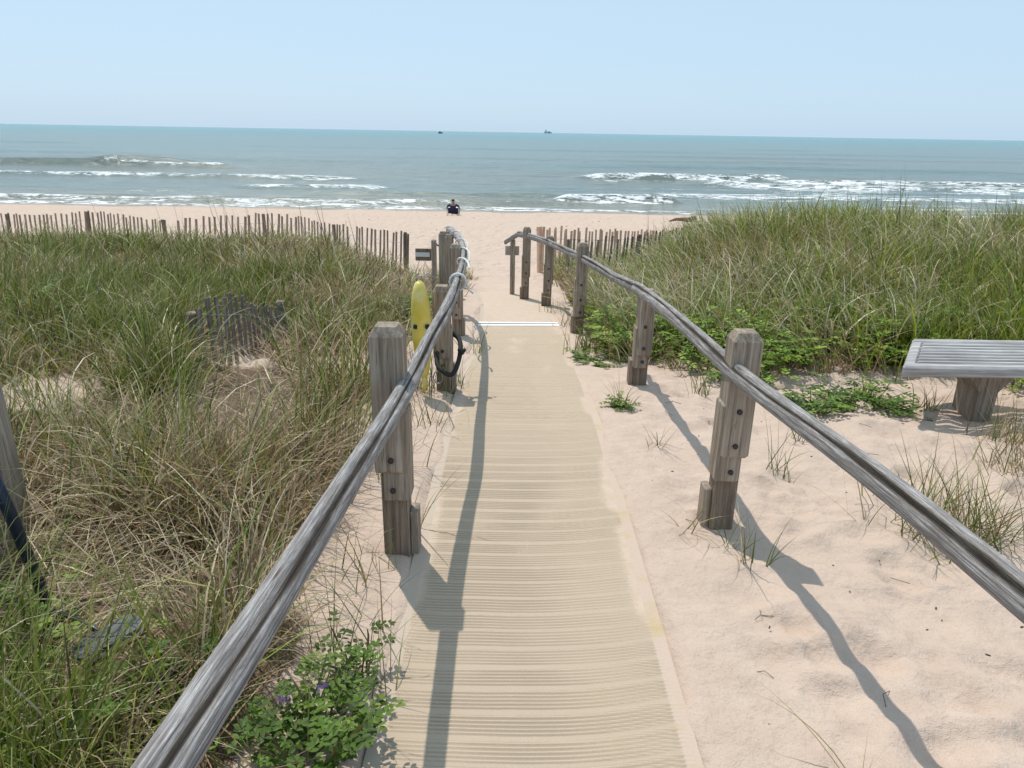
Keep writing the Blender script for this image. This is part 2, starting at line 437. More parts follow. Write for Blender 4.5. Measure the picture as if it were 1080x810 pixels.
# white strips at the joint of the two mats
WHITE = plain("white_webbing", (.78, .78, .76), .6, var=.06, scale=30)
for k, (ya, yb, lab, w) in enumerate(((7.84, 7.93, 'white strip across the path, nearer of the two where mats meet', .065), (8.03, 8.09, 'white strip across the path, farther and thinner one of the two', .05))):
    b = MB(); N = 24
    for i in range(N):
        f0 = i / N; f1 = (i + 1) / N
        pts = []
        for f in (f0, f1):
            x = -.40 + .93 * f; y = ya + (yb - ya) * f
            for s_ in (-1, 1):
                pts.append((x, y + s_ * w / 2, float(prof(y)) + .014)); pts.append((x, y + s_ * w / 2, float(prof(y)) - .01))
        b.add(pts, [(0, 4, 6, 2), (1, 3, 7, 5), (0, 1, 5, 4), (2, 6, 7, 3)])
    tag(b.build("mat_strip", WHITE, origin=(.08, ya, float(prof(ya)))), lab, 'strip')

# ---------------------------------------------------------------- sea
SEA = -2.95
def mat_sea():
    t = NT("sea_water"); foam = t.attr('foam'); v = t.coords('Object')
    sx = t.new('ShaderNodeSeparateXYZ'); t.link(v, sx.inputs[0])
    far = t.new('ShaderNodeMapRange'); t.link(sx.outputs['Y'], far.inputs[0]); far.inputs[1].default_value = 60; far.inputs[2].default_value = 900
    patch = t.noise(t.coords('Object', (.0035, .03, 1)), 1.0, 4)
    c = t.mix(far.outputs[0], (.135, .155, .125), (.030, .185, .185))
    c = t.mix(t.ramp(patch, [(.35, (0, 0, 0)), (.7, (.6, .6, .6))]), c, (.075, .175, .175))
    near = t.new('ShaderNodeMapRange'); t.link(sx.outputs['Y'], near.inputs[0]); near.inputs[1].default_value = 44; near.inputs[2].default_value = 62
    c = t.mix(near.outputs[0], (.23, .22, .165), c)
    lace = t.noise(t.coords('Object', (.45, 1.5, 1)), 1.2, 6, .66, 1.2)
    lace2 = t.noise(t.coords('Object', (2.2, 4.5, 1)), 1.2, 4, .6)
    f = t.math('ADD', foam, t.math('MULTIPLY', t.math('SUBTRACT', lace, .5), 2.6)); f = t.math('ADD', f, t.math('MULTIPLY', t.math('SUBTRACT', lace2, .5), 1.1))
    f = t.ramp(f, [(.50, (0, 0, 0)), (.72, (1, 1, 1))])
    c = t.mix(f, c, (.80, .81, .80))
    rgh = t.math('ADD', t.math('MULTIPLY', f, .6), .20)
    w1 = t.noise(t.coords('Object', (.25, .8, 1)), 1.0, 5, .6); w2 = t.noise(t.coords('Object', (1.6, 3.5, 1)), 1.0, 4, .6)
    nb = t.bump(w1, .55, 1.); nb = t.bump(w2, .10, 1., nb); nb = t.bump(f, .05, .6, nb)
    t.p.inputs['IOR'].default_value = 1.333
    return t.set(color=c, rough=rgh, normal=nb)
sxs = graded(-30000, -62, 62, 30000, .30, 1.06); sys_ = graded(43, 44, 112, 40000, .22, 1.05)
SX, SY = np.meshgrid(sxs, sys_); X = SX.ravel(); Y = SY.ravel()
zw = np.zeros_like(X); foam = np.full_like(X, -.9)
def wave(y0, x0, x1, fade, amp, w, fo_face, fo_behind, seed, wob=2.2, len_front=6., len_back=3.):
    global zw, foam
    yc = y0 + (fbm(X * .05, X * 0 + seed, seed, 3) - .5) * wob * 2 + (fbm(X * .3, X * 0, seed + 3, 2) - .5) * .8
    env = sstep(x0 - fade, x0 + fade * .3, X) * sstep(x1 + fade, x1 - fade * .3, X)
    genv = env * (.7 + .5 * fbm(X * .03, X * 0 + 2, seed + 8, 2))
    env = env * (.25 + 1.45 * (fbm(X * .13, X * 0 + 9, seed + 5, 3)))
    d = Y - yc
    shp = np.where(d < 0, np.exp(-(d / (w * .45)) ** 2), np.exp(-(d / (w * 1.3)) ** 2))
    zw = zw + amp * shp * genv
    fr = np.where(d < 0, np.exp(-(-d / len_front) ** 1.4), np.exp(-(d / len_back) ** 2))
    crest = np.exp(-((d + .2) / .9) ** 2)
    env = env * (.55 + .9 * fbm(X * .5, Y * .25, seed + 11, 2))
    foam = np.maximum(foam, -.9 + env * (fo_behind * fr + fo_face * crest) * 1.0)
#      y0   x0   x1  fade amp  w  crest trail seed
wave(92, -110, -44, 10, .95, 2.8, .42, .1, 101, 1.5, 2.0, 1.0)
wave(91, -50, -36, 4, .55, 2.4, 1.4, .9, 103, 1.0, 3.0, 1.0)
wave(73, -90, -18, 6, .38, 2.2, 1.1, .85, 105, 2.0, 7.0, 1.5)
wave(62, -22, -12, 3, .28, 1.8, 1.1, .7, 107, 1.5, 6.0, 1.5)
wave(48.5, -80, -4, 6, .34, 1.4, 1.2, .8, 109, 1.2, 2.2, .8)
wave(50.5, -30, 2, 4, .20, 1.2, .6, .5, 119, 1.5, 3.0, .8)
wave(82, 9, 24, 4, .60, 2.4, 1.6, 1.5, 111, 1.6, 13., 1.5)
wave(83, 26, 30, 1.5, .55, 2.4, .7, 1.0, 113, .8, 8., .6)
wave(73, 20, 110, 6, .25, 2.0, 1.4, 1.6, 127, 2.8, 9., 2.0)
wave(79, 30, 110, 6, .35, 2.2, 1.5, 1.5, 115, 3.4, 14., 2.0)
wave(60, 12, 90, 6, .16, 2.0, 1.0, 1.2, 121, 2.5, 5., 2.0)
wave(53, 3.5, 11, 1.6, .55, 1.4, 1.8, 1.4, 117, .6, 2.0, .9)
wave(46.4, -90, 60, 8, .10, 1.0, 1.0, 1.15, 123, 1.4, 1.0, .8)
wave(56, -14, 3, 4, .28, 1.6, .5, .3, 125, 1.4, 2.0, .8)
for k, (y0, a) in enumerate(((112, .35), (135, .35), (165, .35), (205, .3), (260, .3))):
    yc = y0 + (fbm(X * .02, X * 0, 131 + k, 3) - .5) * 12
    zw += a * np.exp(-((Y - yc) / 4.) ** 2) * sstep(.4, .7, fbm(X * .02, X * 0 + 4, 141 + k, 2))
zw += (fbm(X * .22, Y * .7, 151, 3) - .5) * .14 * sstep(44, 52, Y)
zw *= sstep(44.2, 47, Y)
shore = 45.6 + (fbm(X * .07, X * 0, 161, 3) - .5) * 2.4
foam = np.maximum(foam, -.9 + 1.55 * np.exp(-((Y - shore) / .45) ** 2) * (.5 + fbm(X * .2, X * 0, 163, 3)))
foam = np.maximum(foam, -.9 + (1.75 * fbm(X * .07, Y * .45, 173, 3) ) * sstep(45, 48, Y) * sstep(96, 80, Y) * (.75 + .35 * sstep(0, 20, X)))
foam = np.minimum(foam, .60 + .12 * sstep(.5, .8, fbm(X * .3, Y * .5, 171, 3)))
foam[Y > 2000] = -1
SEAMAT = mat_sea()
so = np_mesh("sea_water", np.stack([X, Y, SEA + zw], 1), grid_quads(len(sxs), len(sys_)), SEAMAT, {'foam': foam})
tag(so, kind='structure')

# ---------------------------------------------------------------- handrails and posts
def catmull(P, n=14):
    P = [Vector(p) for p in P]; P = [P[0] * 2 - P[1]] + P + [P[-1] * 2 - P[-2]]; out = []
    for i in range(1, len(P) - 2):
        for k in range(n):
            t = k / n
            out.append(.5 * ((2 * P[i]) + (-P[i - 1] + P[i + 1]) * t + (2 * P[i - 1] - 5 * P[i] + 4 * P[i + 1] - P[i + 2]) * t * t + (-P[i - 1] + 3 * P[i] - 3 * P[i + 1] + P[i + 2]) * t ** 3))
    out.append(P[-2]); return out
def bolt(parent, x, y, z, nx, ny):
    b = MB(); rot = (R(90), 0, 0) if abs(ny) > .5 else (0, R(90), 0)
    b.lathe([(.012, -.004), (.012, .004), (.008, .007), (.001, .008)], 8, origin=(x + nx * .003, y + ny * .003, z), rot=rot)
    return b.build("bolt", METAL, parent, True)
def make_post(parent, x, y, top, side, style, w=.115, lean=0.):
    """spliced square post: cap-chamfered head piece, lower lengths bolted beside it. side=+1: path lies at +x"""
    g = gz(x, y); h = top - g
    a = thing_child = bpy.data.objects.new  # noqa
    b = MB()
    if style == 0:
        z0 = g - .35
    elif style == 1: z0 = g + h * .40
    else: z0 = g + h * .33
    hz = top - z0; hw = w / 2; c = .018
    ring = [(hw - .006, hw), (-hw + .006, hw), (-hw, hw - .006), (-hw, -hw + .006), (-hw + .006, -hw), (hw - .006, -hw), (hw, -hw + .006), (hw, hw - .006)]
    vs = []; n = 8
    for zz, k in ((z0, .86), (z0 + .012, 1.), (top - .035, 1.), (top - .008, .74), (top, .66)):
        vs += [(x + px * k, y + py * k, zz) for px, py in ring]
    fs = [tuple(reversed(range(n))), tuple(range(4 * n, 5 * n))]
    for k in range(4):
        for i in range(n):
            j = (i + 1) % n; fs.append((k * n + i, k * n + j, (k + 1) * n + j, (k + 1) * n + i))
    b.add(vs, fs)
    head = b.build("post", WOOD_POST, parent)
    s = side
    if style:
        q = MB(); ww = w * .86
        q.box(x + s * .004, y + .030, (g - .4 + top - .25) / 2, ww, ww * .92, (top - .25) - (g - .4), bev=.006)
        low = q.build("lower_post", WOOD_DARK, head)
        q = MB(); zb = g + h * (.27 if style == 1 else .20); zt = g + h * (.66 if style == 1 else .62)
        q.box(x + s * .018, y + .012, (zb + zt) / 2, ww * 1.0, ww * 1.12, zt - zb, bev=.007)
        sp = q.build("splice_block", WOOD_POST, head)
        q = MB(); q.box(x + s * (w * .5 + .012), y + .05, g + .02, .035, .085, .34, bev=.005)
        cl = q.build("cleat", WOOD_POST, head)
        for zz, yy in ((z0 + .06, y - hw - .001), (z0 + .22, y - hw - .001), (zb + .05, y + .012 - ww * .56 - .001)):
            bolt(head, x + s * .004, yy, zz, 0, -1)
    return head
RG = (fbm(np.arange(64)[None, :] * .55 + 3, np.arange(400)[:, None] * .09, 201, 3) - .5) * .08
RG[:, 58:] = RG[:, 58:] * np.linspace(1, 0, 6) + RG[:, :1] * np.linspace(0, 1, 6)
def rail_notch(phase, depth=.17, width=.36):
    def f(a, L):
        d = (a - phase - .15 * math.sin(L * .9) + math.pi) % (2 * math.pi) - math.pi
        r = 1 - depth * math.exp(-(d / width) ** 2)
        r *= 1 + .03 * math.sin(3 * a + L * .7) + .02 * math.sin(7 * a + L * 2.1)
        i = int(a / (2 * math.pi) * 64) % 64; r *= 1 + RG[int(L * 22) % 400][i]
        return r
    return f
def make_rail(parent, pts, r, phase, name="rail", near=None, joints=()):
    full = catmull(pts, 30); n = 64; cuts = [0] + [min(range(len(full)), key=lambda k: abs(full[k].y - c)) for c in joints] + [len(full) - 1]
    for si in range(len(cuts) - 1):
        P = [p.copy() for p in full[cuts[si]:cuts[si + 1] + 1]]
        if len(P) < 3: continue
        if si: P[0] = P[0].lerp(P[1], .06); P[0].z -= .003
        if si < len(cuts) - 2: P[-1] = P[-1].lerp(P[-2], .06)
        ph = phase + (0, .10, -.12, .05)[si]; b = MB()
        rr = [(r if near is None else float(np.interp(p.y, [0, .7, 2.6], [near, near, r]))) * (1 + .03 * math.sin(i * .11 + si)) * (1, .96, 1.03, .97)[si] for i, p in enumerate(P)]
        b.tube(P, rr, n, notch=rail_notch(ph), asp=.74)
        cols = []; tone = (1, .90, 1.05, .95)[si]
        for i, (L, vv) in enumerate(b.uv):
            a = vv * 2 * math.pi; wob = .10 * math.sin(L * 2.3) + .06 * math.sin(L * 6.1 + 1) + .12 * math.sin(L * .9)
            d = (a - ph - wob + math.pi) % (2 * math.pi) - math.pi
            k = 1 - .86 * math.exp(-(d / (.24 + .09 * math.sin(L * 3.7 + si) + .05 * math.sin(L * 11.))) ** 4)
            d2 = (a - ph - .62 + math.pi) % (2 * math.pi) - math.pi
            kk = tone * k * (1 - .30 * math.exp(-(d2 / .07) ** 2))
            cols.append((kk * (1.08 if k < .8 else 1), kk * .985, kk * (.90 if k < .8 else 1)))
        b.c = cols
        b.uv = [(L + si * 7.3, v) for L, v in b.uv]
        b.build(name, WOOD_RAIL, parent, True)

# right handrail
RH = thing("wooden_handrail", (0.95, 2.85, gz(.95, 2.85)), "weathered log handrail along the right side of the path, curling left at its far end", "handrail", "wooden handrails beside the path")
rp = [(1.03, -.6, .95), (1.03, .4, .88), (1.03, 1.203, .84), (1.02, 1.77, .81), (.944, 2.736, .768), (.900, 3.6, .76), (.862, 4.75, .70)]
rp += [aty(650, 293, 5.9), aty(615, 273, 7.3), aty(580, 256.5, 9.4), aty(560, 249.5, 10.1), aty(547, 246.5, 10.6)]
make_rail(RH, rp, .043, math.pi - .75, near=.041, joints=(4.95, 9.4))
e0 = aty(546.5, 247, 10.62); e1 = aty(533, 255.5, 11.1)
make_rail(RH, [e0, e0.lerp(e1, .5), e1], .035, math.pi - .75)
def pxy(u, v, y): p = aty(u, v, y); return p
for (u, v, yy, st, w, ln) in ((787, 349, 2.88, 1, .122, 0), (683, 305, 4.92, 2, .112, 0), (615, 256, 7.35, 2, .115, 0), (580, 249, 9.55, 2, .115, 0), (556, 239.5, 10.25, 2, .115, 0)):
    p = pxy(u, v, yy); make_post(RH, p.x, p.y, p.z, -1, st, w)
p = pxy(541, 252, 10.85); make_post(RH, p.x, p.y, p.z, -1, 0, .075)
# left handrail
LH = thing("wooden_handrail", (-.45, 2.6, gz(-.45, 2.6)), "weathered log handrail along the left side of the path, carrying the yellow buoy", "handrail", "wooden handrails beside the path")
lp = [(-.405, -.6, 1.12), (-.408, .2, 1.03), (-.41, .653, .97), (-.418, 1.124, .90), (-.409, 2.501, .769), (-.395, 3.214, .767), (-.375, 3.769, .765), aty(481, 302, 4.75), aty(488, 281, 5.9), aty(489.5, 268, 7.0), aty(487, 257, 7.9), aty(481, 248, 8.5), aty(473, 243, 8.9)]
make_rail(LH, lp, .043, .75, near=.040, joints=(4.85, 7.0))
for (u, v, yy, st, w) in ((409.5, 342, 2.60, 1, .125), (466.5, 301, 4.78, 2, .118), (481, 257.5, 7.1, 2, .112), (474, 247, 8.5, 0, .10), (468, 244, 8.75, 0, .11)):
    p = pxy(u, v, yy); make_post(LH, p.x - .005, p.y, p.z, 1, st, w)

# ---------------------------------------------------------------- signs at the beach end
WHITEP = plain("white_sign_paint", (.62, .62, .60), .6, var=.08)
p = aty(457.5, 253, 9.6); g = gz(p.x, p.y)
T = thing("direction_sign", (p.x, p.y, g), "brown sign board with a pale middle band on a short post behind the left handrail", "sign")
b = MB(); b.box(p.x, p.y, (p.z + g - .3) / 2, .065, .065, p.z - g + .3, bev=.008); b.build("post", WOOD_POST, T)
q = aty(438, 262, 9.6); q2 = aty(455, 275, 9.6); hh = (q.z - q2.z); xm = (q.x + q2.x) / 2; wd = q2.x - q.x
b = MB(); b.box(xm, p.y, q.z - hh * .5, wd, .03, hh, bev=.004); bd = b.build("board", WOOD_DARK, T)
b = MB(); b.box(xm - .01, p.y - .019, q.z - hh * .48, wd * .9, .008, hh * .36); b.build("panel", WHITEP, T)
p = aty(541, 259, 10.95); q = aty(533, 259, 10.95); q2 = aty(547.5, 269, 10.95)
b = MB(); b.box((q.x + q2.x) / 2, 10.92, (q.z + q2.z) / 2, q2.x - q.x, .012, q.z - q2.z, bev=.003)
tag(b.build("notice_board", plain("worn_board", (.42, .37, .33), .7), origin=((q.x + q2.x) / 2, 10.92, q2.z)), "small blank weathered board behind the last thin post of the right handrail", "sign")
# short rope between the two left posts
p1 = aty(459, 255, 9.5); p2 = aty(466, 253, 8.8)
b = MB(); b.tube([p1.lerp(p2, t) + Vector((0, 0, -.06 * math.sin(math.pi * t))) for t in np.linspace(0, 1, 9)], .012, 6)
tag(b.build("chain", METAL, origin=p1), "short dark chain hanging between the sign post and the end post", "chain")

# white rope wound round the end of the left rail
ROPE = plain("white_rope", (.66, .66, .63), .8, var=.15, scale=60)
P = catmull(lp, 16); b = MB()
seg = P[16 * 8 - 2:]; pts = []
n = len(seg) * 5
for i in range(n):
    f = i / (n - 1) * (len(seg) - 1); k = min(int(f), len(seg) - 2); c = seg[k].lerp(seg[k + 1], f - k)
    t = (seg[k + 1] - seg[k]).normalized(); s_ = t.cross(Vector((0, 0, 1))).normalized(); u_ = s_.cross(t)
    a = f * .42; pts.append(c + s_ * math.cos(a) * .056 + u_ * math.sin(a) * .056)
b.tube(pts, .008, 6)
k0 = 16 * 7 + 3; c = P[k0]; t = (P[k0 + 1] - c).normalized(); s_ = t.cross(Vector((0, 0, 1))).normalized(); u_ = s_.cross(t)
for dd in (0, .018):
    b.tube([c + t * dd + s_ * math.cos(a) * .057 + u_ * math.sin(a) * .057 for a in np.linspace(0, 2 * math.pi, 16, endpoint=False)], .0085, 6, closed=True)
b.tube([c + s_ * .06, c + s_ * .075 + Vector((0, 0, -.05)), c + s_ * .10 + Vector((.01, 0, -.08))], .007, 6)
tag(b.build("rope", ROPE, origin=seg[0]), "white rope wound around the far bend of the left handrail", "rope")

# ---------------------------------------------------------------- yellow rescue buoy + black strap
YEL = NT("faded_yellow_plastic"); v = YEL.coords('Object'); sx = YEL.new('ShaderNodeSeparateXYZ'); YEL.link(v, sx.inputs[0])
nz = YEL.noise(v, 6, 4); c = YEL.ramp(nz, [(.35, (.66, .47, .035)), (.55, (.72, .58, .12)), (.75, (.76, .70, .40))])
YEL = YEL.set(color=c, rough=.45)
BLK = plain("black_webbing", (.012, .012, .014), .7, var=.2)
top = aty(449, 293, 4.72); bot = aty(449.5, 392, 4.72)
bx_, by_ = top.x - .015, 4.62
T = thing("rescue_buoy", (bx_, by_, bot.z), "faded yellow torpedo rescue buoy hanging upright from the second left post", "buoy")
Lh = top.z - bot.z
pr = [(.012, 0), (.034, .01), (.052, .08), (.070, .22), (.082, .40), (.087, .55), (.084, .70), (.072, .83), (.056, .92), (.040, .97), (.024, .992), (.006, 1.)]
b = MB(); b.lathe([(r, z * Lh) for r, z in pr], 20, sx=.78, sy=.95, origin=(bx_, by_, bot.z), rot=(0, R(-1.5), 0)); b.build("float", YEL, T, True)
for s_ in (-1, 1):
    b = MB(); b.box(bx_ + s_ * .040, by_ - .072, bot.z + Lh * .56, .026, .03, .028, bev=.004); b.build("hand_slot", BLK, T)
b = MB(); b.tube([(bx_ - .035, by_, top.z - .02), (bx_ - .03, by_, top.z + .02), (bx_, by_, top.z + .035), (bx_ + .05, by_ + .02, top.z + .03), (bx_ + .09, by_ + .09, top.z + .0)], .004, 6); b.build("cord", GALV, T, True)
b = MB(); b.tube([(bx_, by_, bot.z + .02), (bx_ + .005, by_, bot.z - .07), (bx_ - .01, by_, bot.z - .12)], [.022, .018, .01], 8); b.build("tail", YEL, T, True)
ring = aty(473, 373, 4.70)
pts = []
for k in range(40):
    a = 2 * math.pi * k / 40; pts.append((ring.x + (.074 + .008 * math.sin(2 * a + 1)) * math.cos(a), ring.y + .02 + .125 * math.sin(a) + .012 * math.sin(3 * a), ring.z + .125 * math.sin(a) + .012 * math.sin(3 * a + 1)))
b = MB(); b.tube(pts, .017, 8, closed=True)
b.tube([(ring.x + .070, ring.y, ring.z + .03), (ring.x + .100, ring.y - .03, ring.z + .015), (ring.x + .118, ring.y - .03, ring.z + .045)], [.012, .014, .012], 6)
tag(b.build("strap", BLK, smooth=True, origin=ring), "black webbing strap looped around the second left handrail post", "strap")
rg = aty(462, 398, 4.66); b = MB(); b.tube([rg + Vector((.032 * math.cos(a), 0, .045 * math.sin(a))) for a in np.linspace(0, 6.28, 20, endpoint=False)], .005, 6, closed=True)
tag(b.build("metal_ring", GALV, smooth=True, origin=rg), "thin grey metal ring hanging below the black strap", "ring")

# ---------------------------------------------------------------- sand fences
def make_fence(pts, hgt, matl, label, cat='fence', spacing=.085, w=.040, lean=(0, 0), postmat=None, post_every=2.6, post_w=.065, jit=.05, seed=1, group=None, post_first=True, wires=(.25, .8), clip=None):
    r = random.Random(seed)
    P = [Vector((p[0], p[1], 0)) for p in pts]; d = [0.]
    for i in range(1, len(P)): d.append(d[-1] + (P[i] - P[i - 1]).length)
    def pos(s):
        for i in range(1, len(P)):
            if s <= d[i] or i == len(P) - 1:
                f = (s - d[i - 1]) / (d[i] - d[i - 1]); q = P[i - 1].lerp(P[i], f); t = (P[i] - P[i - 1]).normalized(); return q, t
    tz = [p[2] for p in pts] if len(pts[0]) > 2 else None
    def hat(s_, g):
        return hgt if tz is None else max(.3, float(np.interp(s_, d, tz)) - g)
    q0, _ = pos(0); T = thing("sand_fence", (q0.x, q0.y, gz(q0.x, q0.y)), label, cat, group)
    s = 0.; L = d[-1]; sect = max(1, round(L / post_every)); sl = L / sect
    for k in range(sect):
        b = MB(); s = k * sl + .04; tops = []
        while s < (k + 1) * sl - .02:
            q, t = pos(s); g = gz(q.x, q.y); ang = math.atan2(t.y, t.x)
            hh = hat(s, g) * (1 + r.uniform(-jit, jit)); sag = 0 if tz else -.06 * math.sin(math.pi * (s - k * sl) / sl)
            lx = lean[0] + r.uniform(-.035, .035); ly = lean[1] + r.uniform(-.02, .02)
            if r.random() > .04:
                zc = g + hh / 2 - .12 + sag
                M = Euler((ly, lx, ang)); ww = w * r.uniform(.8, 1.15)
                b.box(q.x + math.sin(lx) * hh * .5 * math.cos(ang), q.y, zc, ww, .010, hh + .24, rot=M)
            s += spacing * r.uniform(.8, 1.2)
        b.build("picket_panel", matl, T)
        for wz in wires:
            b = MB(); wp = []
            for j in range(13):
                q, t = pos(k * sl + sl * j / 12); g = gz(q.x, q.y); nrm = Vector((-t.y, t.x, 0)) * .009
                hh = hat(k * sl + sl * j / 12, g); wp.append(Vector((q.x + math.sin(lean[0]) * hh * wz, q.y, g + hh * wz - .04)) - nrm)
            b.tube(wp, .0035, 5); b.build("wire", GALV, T)
    for k in range(sect + 1):
        if k == 0 and not post_first: continue
        q, t = pos(min(k * sl, L - .001)); g = gz(q.x, q.y); b = MB()
        nrm = Vector((-t.y, t.x, 0)) * .05
        hh = hat(min(k * sl, L), g); b.box(q.x + nrm.x, q.y + nrm.y, g + hh * .5 - .17, post_w, post_w, hh + .36, rot=(r.uniform(-.03, .03), r.uniform(-.03, .03), r.random()), bev=.01)
        b.build("post", postmat or WOOD_DARK, T)
    return T
def tops(L): return [tuple(aty(u, v, y)) for u, v, y in L]
lf = tops([(429, 245, 14.1), (401, 243, 14.9), (372, 239, 15.6), (346, 236, 16.2), (310, 228, 17.2), (269, 225, 17.8), (215, 229, 18.0), (167, 232, 17.8), (135, 228, 18.2), (98, 223, 18.8), (50, 225, 19.2), (0, 226, 19.6), (-60, 224, 20.5)])
make_fence(lf, 1.02, WOOD_PICKET_L, "long grey picket sand fence running along the beach edge behind the left dune grass", lean=(-.10, 0), spacing=.15, w=.055, seed=3, post_every=2.9)
rf = tops([(571, 239.5, 15.2), (590, 240.5, 15.3), (620, 242, 15.5), (650, 243, 15.8), (690, 243, 16.3), (712, 243, 16.6)])
make_fence(rf, 1.0, WOOD_PICKET_R, "reddish tan picket sand fence at the beach beyond the right handrail", spacing=.082, w=.046, seed=5, postmat=WOOD_PICKET_R, post_w=.10)
wf = tops([(597, 253, 12.6), (612, 253, 12.2), (630, 251, 11.9), (650, 251, 12.2), (668, 250, 12.6), (700, 242, 13.6), (742, 237, 14.4)])
make_fence(wf, .95, WOOD_PICKET, "dark weathered picket sand fence leaning in the grass in front of the reddish fence", spacing=.16, w=.05, lean=(.10, .0), seed=9, post_every=2.8, post_w=.05)
sf = tops([(203, 332, 5.1), (217, 311, 5.15), (233, 311, 5.3), (254, 314, 5.6), (273, 322, 5.95), (302, 329, 6.5)])
make_fence(sf, .66, WOOD_PICKET, "short old greenish grey picket fence section sunk in the left dune grass", spacing=.092, w=.046, seed=13, post_every=1.0, post_w=.08)

# ---------------------------------------------------------------- bench
bx0, by0, by1, bz = 2.36, 4.10, 4.74, .405
T = thing("bench", (3.1, 4.4, gz(3.1, 4.4)), "long grey slatted wooden bench standing on the sand at the right", "bench")
LB = 2.9
b = MB()
fw = .075; th = .072
def zz(x, y): return bz
b.box(bx0 + LB / 2, by0 + fw / 2, bz - th / 2, LB, fw, th, bev=.014)
b.box(bx0 + LB / 2, by1 - fw / 2, bz - th / 2, LB, fw, th, bev=.014)
for ex in (bx0 + fw / 2 + .001, bx0 + LB - fw / 2 - .001): b.box(ex, (by0 + by1) / 2, bz - th / 2 - .002, fw, by1 - by0 - 2 * fw + .01, th - .006, bev=.012)
def shear(b): b.v = [(p[0] + (p[1] - by0) * .62, p[1], p[2]) for p in b.v]; return b
shear(b).build("seat_frame", WOOD_BENCH, T)
inner0 = by0 + fw + .014; inner1 = by1 - fw - .014; ns = 7; pitch = (inner1 - inner0) / ns
for i in range(ns):
    yy = inner0 + pitch * (i + .5); b = MB()
    b.box(bx0 + LB / 2, yy, bz - .022, LB - 2 * fw - .004, pitch - .028, .036, bev=.007); shear(b).build("slat", WOOD_BENCH, T)
for lx in (bx0 + .70, bx0 + LB - .5):
    b = MB(); g = gz(lx, 4.4)
    # flared pedestal: trapezoid brackets above a post
    yA, yB = by0 + .20, by1 - .20
    outl = [(-.27, bz - th - .002), (-.17, bz - th - .04), (-.105, bz - th - .10), (-.06, bz - th - .16), (-.052, g - .3), (.052, g - .3), (.06, bz - th - .16), (.105, bz - th - .10), (.17, bz - th - .04), (.27, bz - th - .002)]
    n = len(outl); vs = [(lx + x, yA, z) for x, z in outl] + [(lx + x, yB, z) for x, z in outl]
    fs = [tuple(range(n)), tuple(reversed(range(n, 2 * n)))] + [(i, i + n, (i + 1) % n + n, (i + 1) % n) for i in range(n)]
    b.add(vs, fs); b.build("leg", WOOD_POST, T)

# ---------------------------------------------------------------- things in the grass at the lower left
x, y = aty(22, 545, 2.6).x - .075, 2.6; g = gz(x, y)
b = MB(); b.box(x, y, g + .45, .15, .15, 1.5, bev=.01)
tag(b.build("wooden_post", WOOD_POST, origin=(x, y, g)), "broad grey post at the left edge of the view, beside the dark blue pole", "post")
NAVY = plain("navy_metal", (.018, .03, .055), .35, .4, var=.15)
a0 = aty(-22, 470, 1.93); a1 = aty(12, 545, 1.96); a2 = aty(40, 614, 2.0); a3 = aty(64, 686, 2.03)
T = thing("metal_pole", (a3.x, a3.y, a3.z), "dark navy metal pole slanting down into the grass at the lower left", "pole")
b = MB(); b.tube([a0, a1, a2, a3], .019, 12); b.build("tube", NAVY, T, True)
b = MB(); rr = a3 + Vector((0, -.03, .05)); b.box(rr.x + .012, rr.y - .01, rr.z + .01, .045, .012, .03, rot=(.2, .5, .3), bev=.003); b.build("reflector", plain("orange_plastic", (.75, .28, .02), .35), T)
b = MB(); b.tube([a2.lerp(a3, .35), aty(85, 655, 1.9), aty(108, 668, 1.80)], .008, 8); b.build("side_rod", NAVY, T, True)
c0 = aty(114, 672, 1.76)
T = thing("foot_board", (c0.x, c0.y, c0.z), "dark grey rounded board with a cream and red edge lying in the left grass", "board")
def rounded(cx, cy, cz, L, W, t, rot, mat_, nm, par, rad=.05):
    b = MB(); M = Euler(rot).to_matrix(); pts = []
    for (sx_, sy_, a0_) in ((1, 1, 0), (-1, 1, 90), (-1, -1, 180), (1, -1, 270)):
        for k in range(6):
            a = R(a0_ + 18 * k); pts.append((sx_ * (L / 2 - rad) + rad * math.cos(a), sy_ * (W / 2 - rad) + rad * math.sin(a)))
    n = len(pts); vs = []
    for z in (-t / 2, t / 2):
        for (px, py) in pts: vs.append(Vector((cx, cy, cz)) + M @ Vector((px, py, z)))
    fs = [tuple(reversed(range(n))), tuple(range(n, 2 * n))] + [(i, (i + 1) % n, (i + 1) % n + n, i + n) for i in range(n)]
    b.add(vs, fs); return b.build(nm, mat_, par)
ro = (R(10), R(-12), R(40))
Mn = Euler(ro).to_matrix() @ Vector((0, 0, 1))
rounded(c0.x, c0.y, c0.z, .19, .075, .018, ro, plain("slate_rubber", (.055, .065, .085), .5, var=.3, scale=30), "deck", T, .034)
for off, nm, mm in ((-.016, "cream_edge", plain("cream_plastic", (.75, .68, .52), .5)), (-.031, "red_edge", plain("dark_red_plastic", (.22, .04, .03), .5))):
    rounded(c0.x + Mn.x * off, c0.y + Mn.y * off, c0.z + Mn.z * off, .192, .077, .014, ro, mm, nm, T, .034)
d0 = aty(44, 703, 1.86)
b = MB(); b.box(d0.x, d0.y, d0.z, .10, .05, .03, rot=(.3, -.3, .5), bev=.01)
tag(b.build("red_scrap", plain("faded_red_plastic", (.42, .07, .05), .6, var=.4), origin=d0), "faded red plastic piece half buried in grass below the navy pole", "scrap")

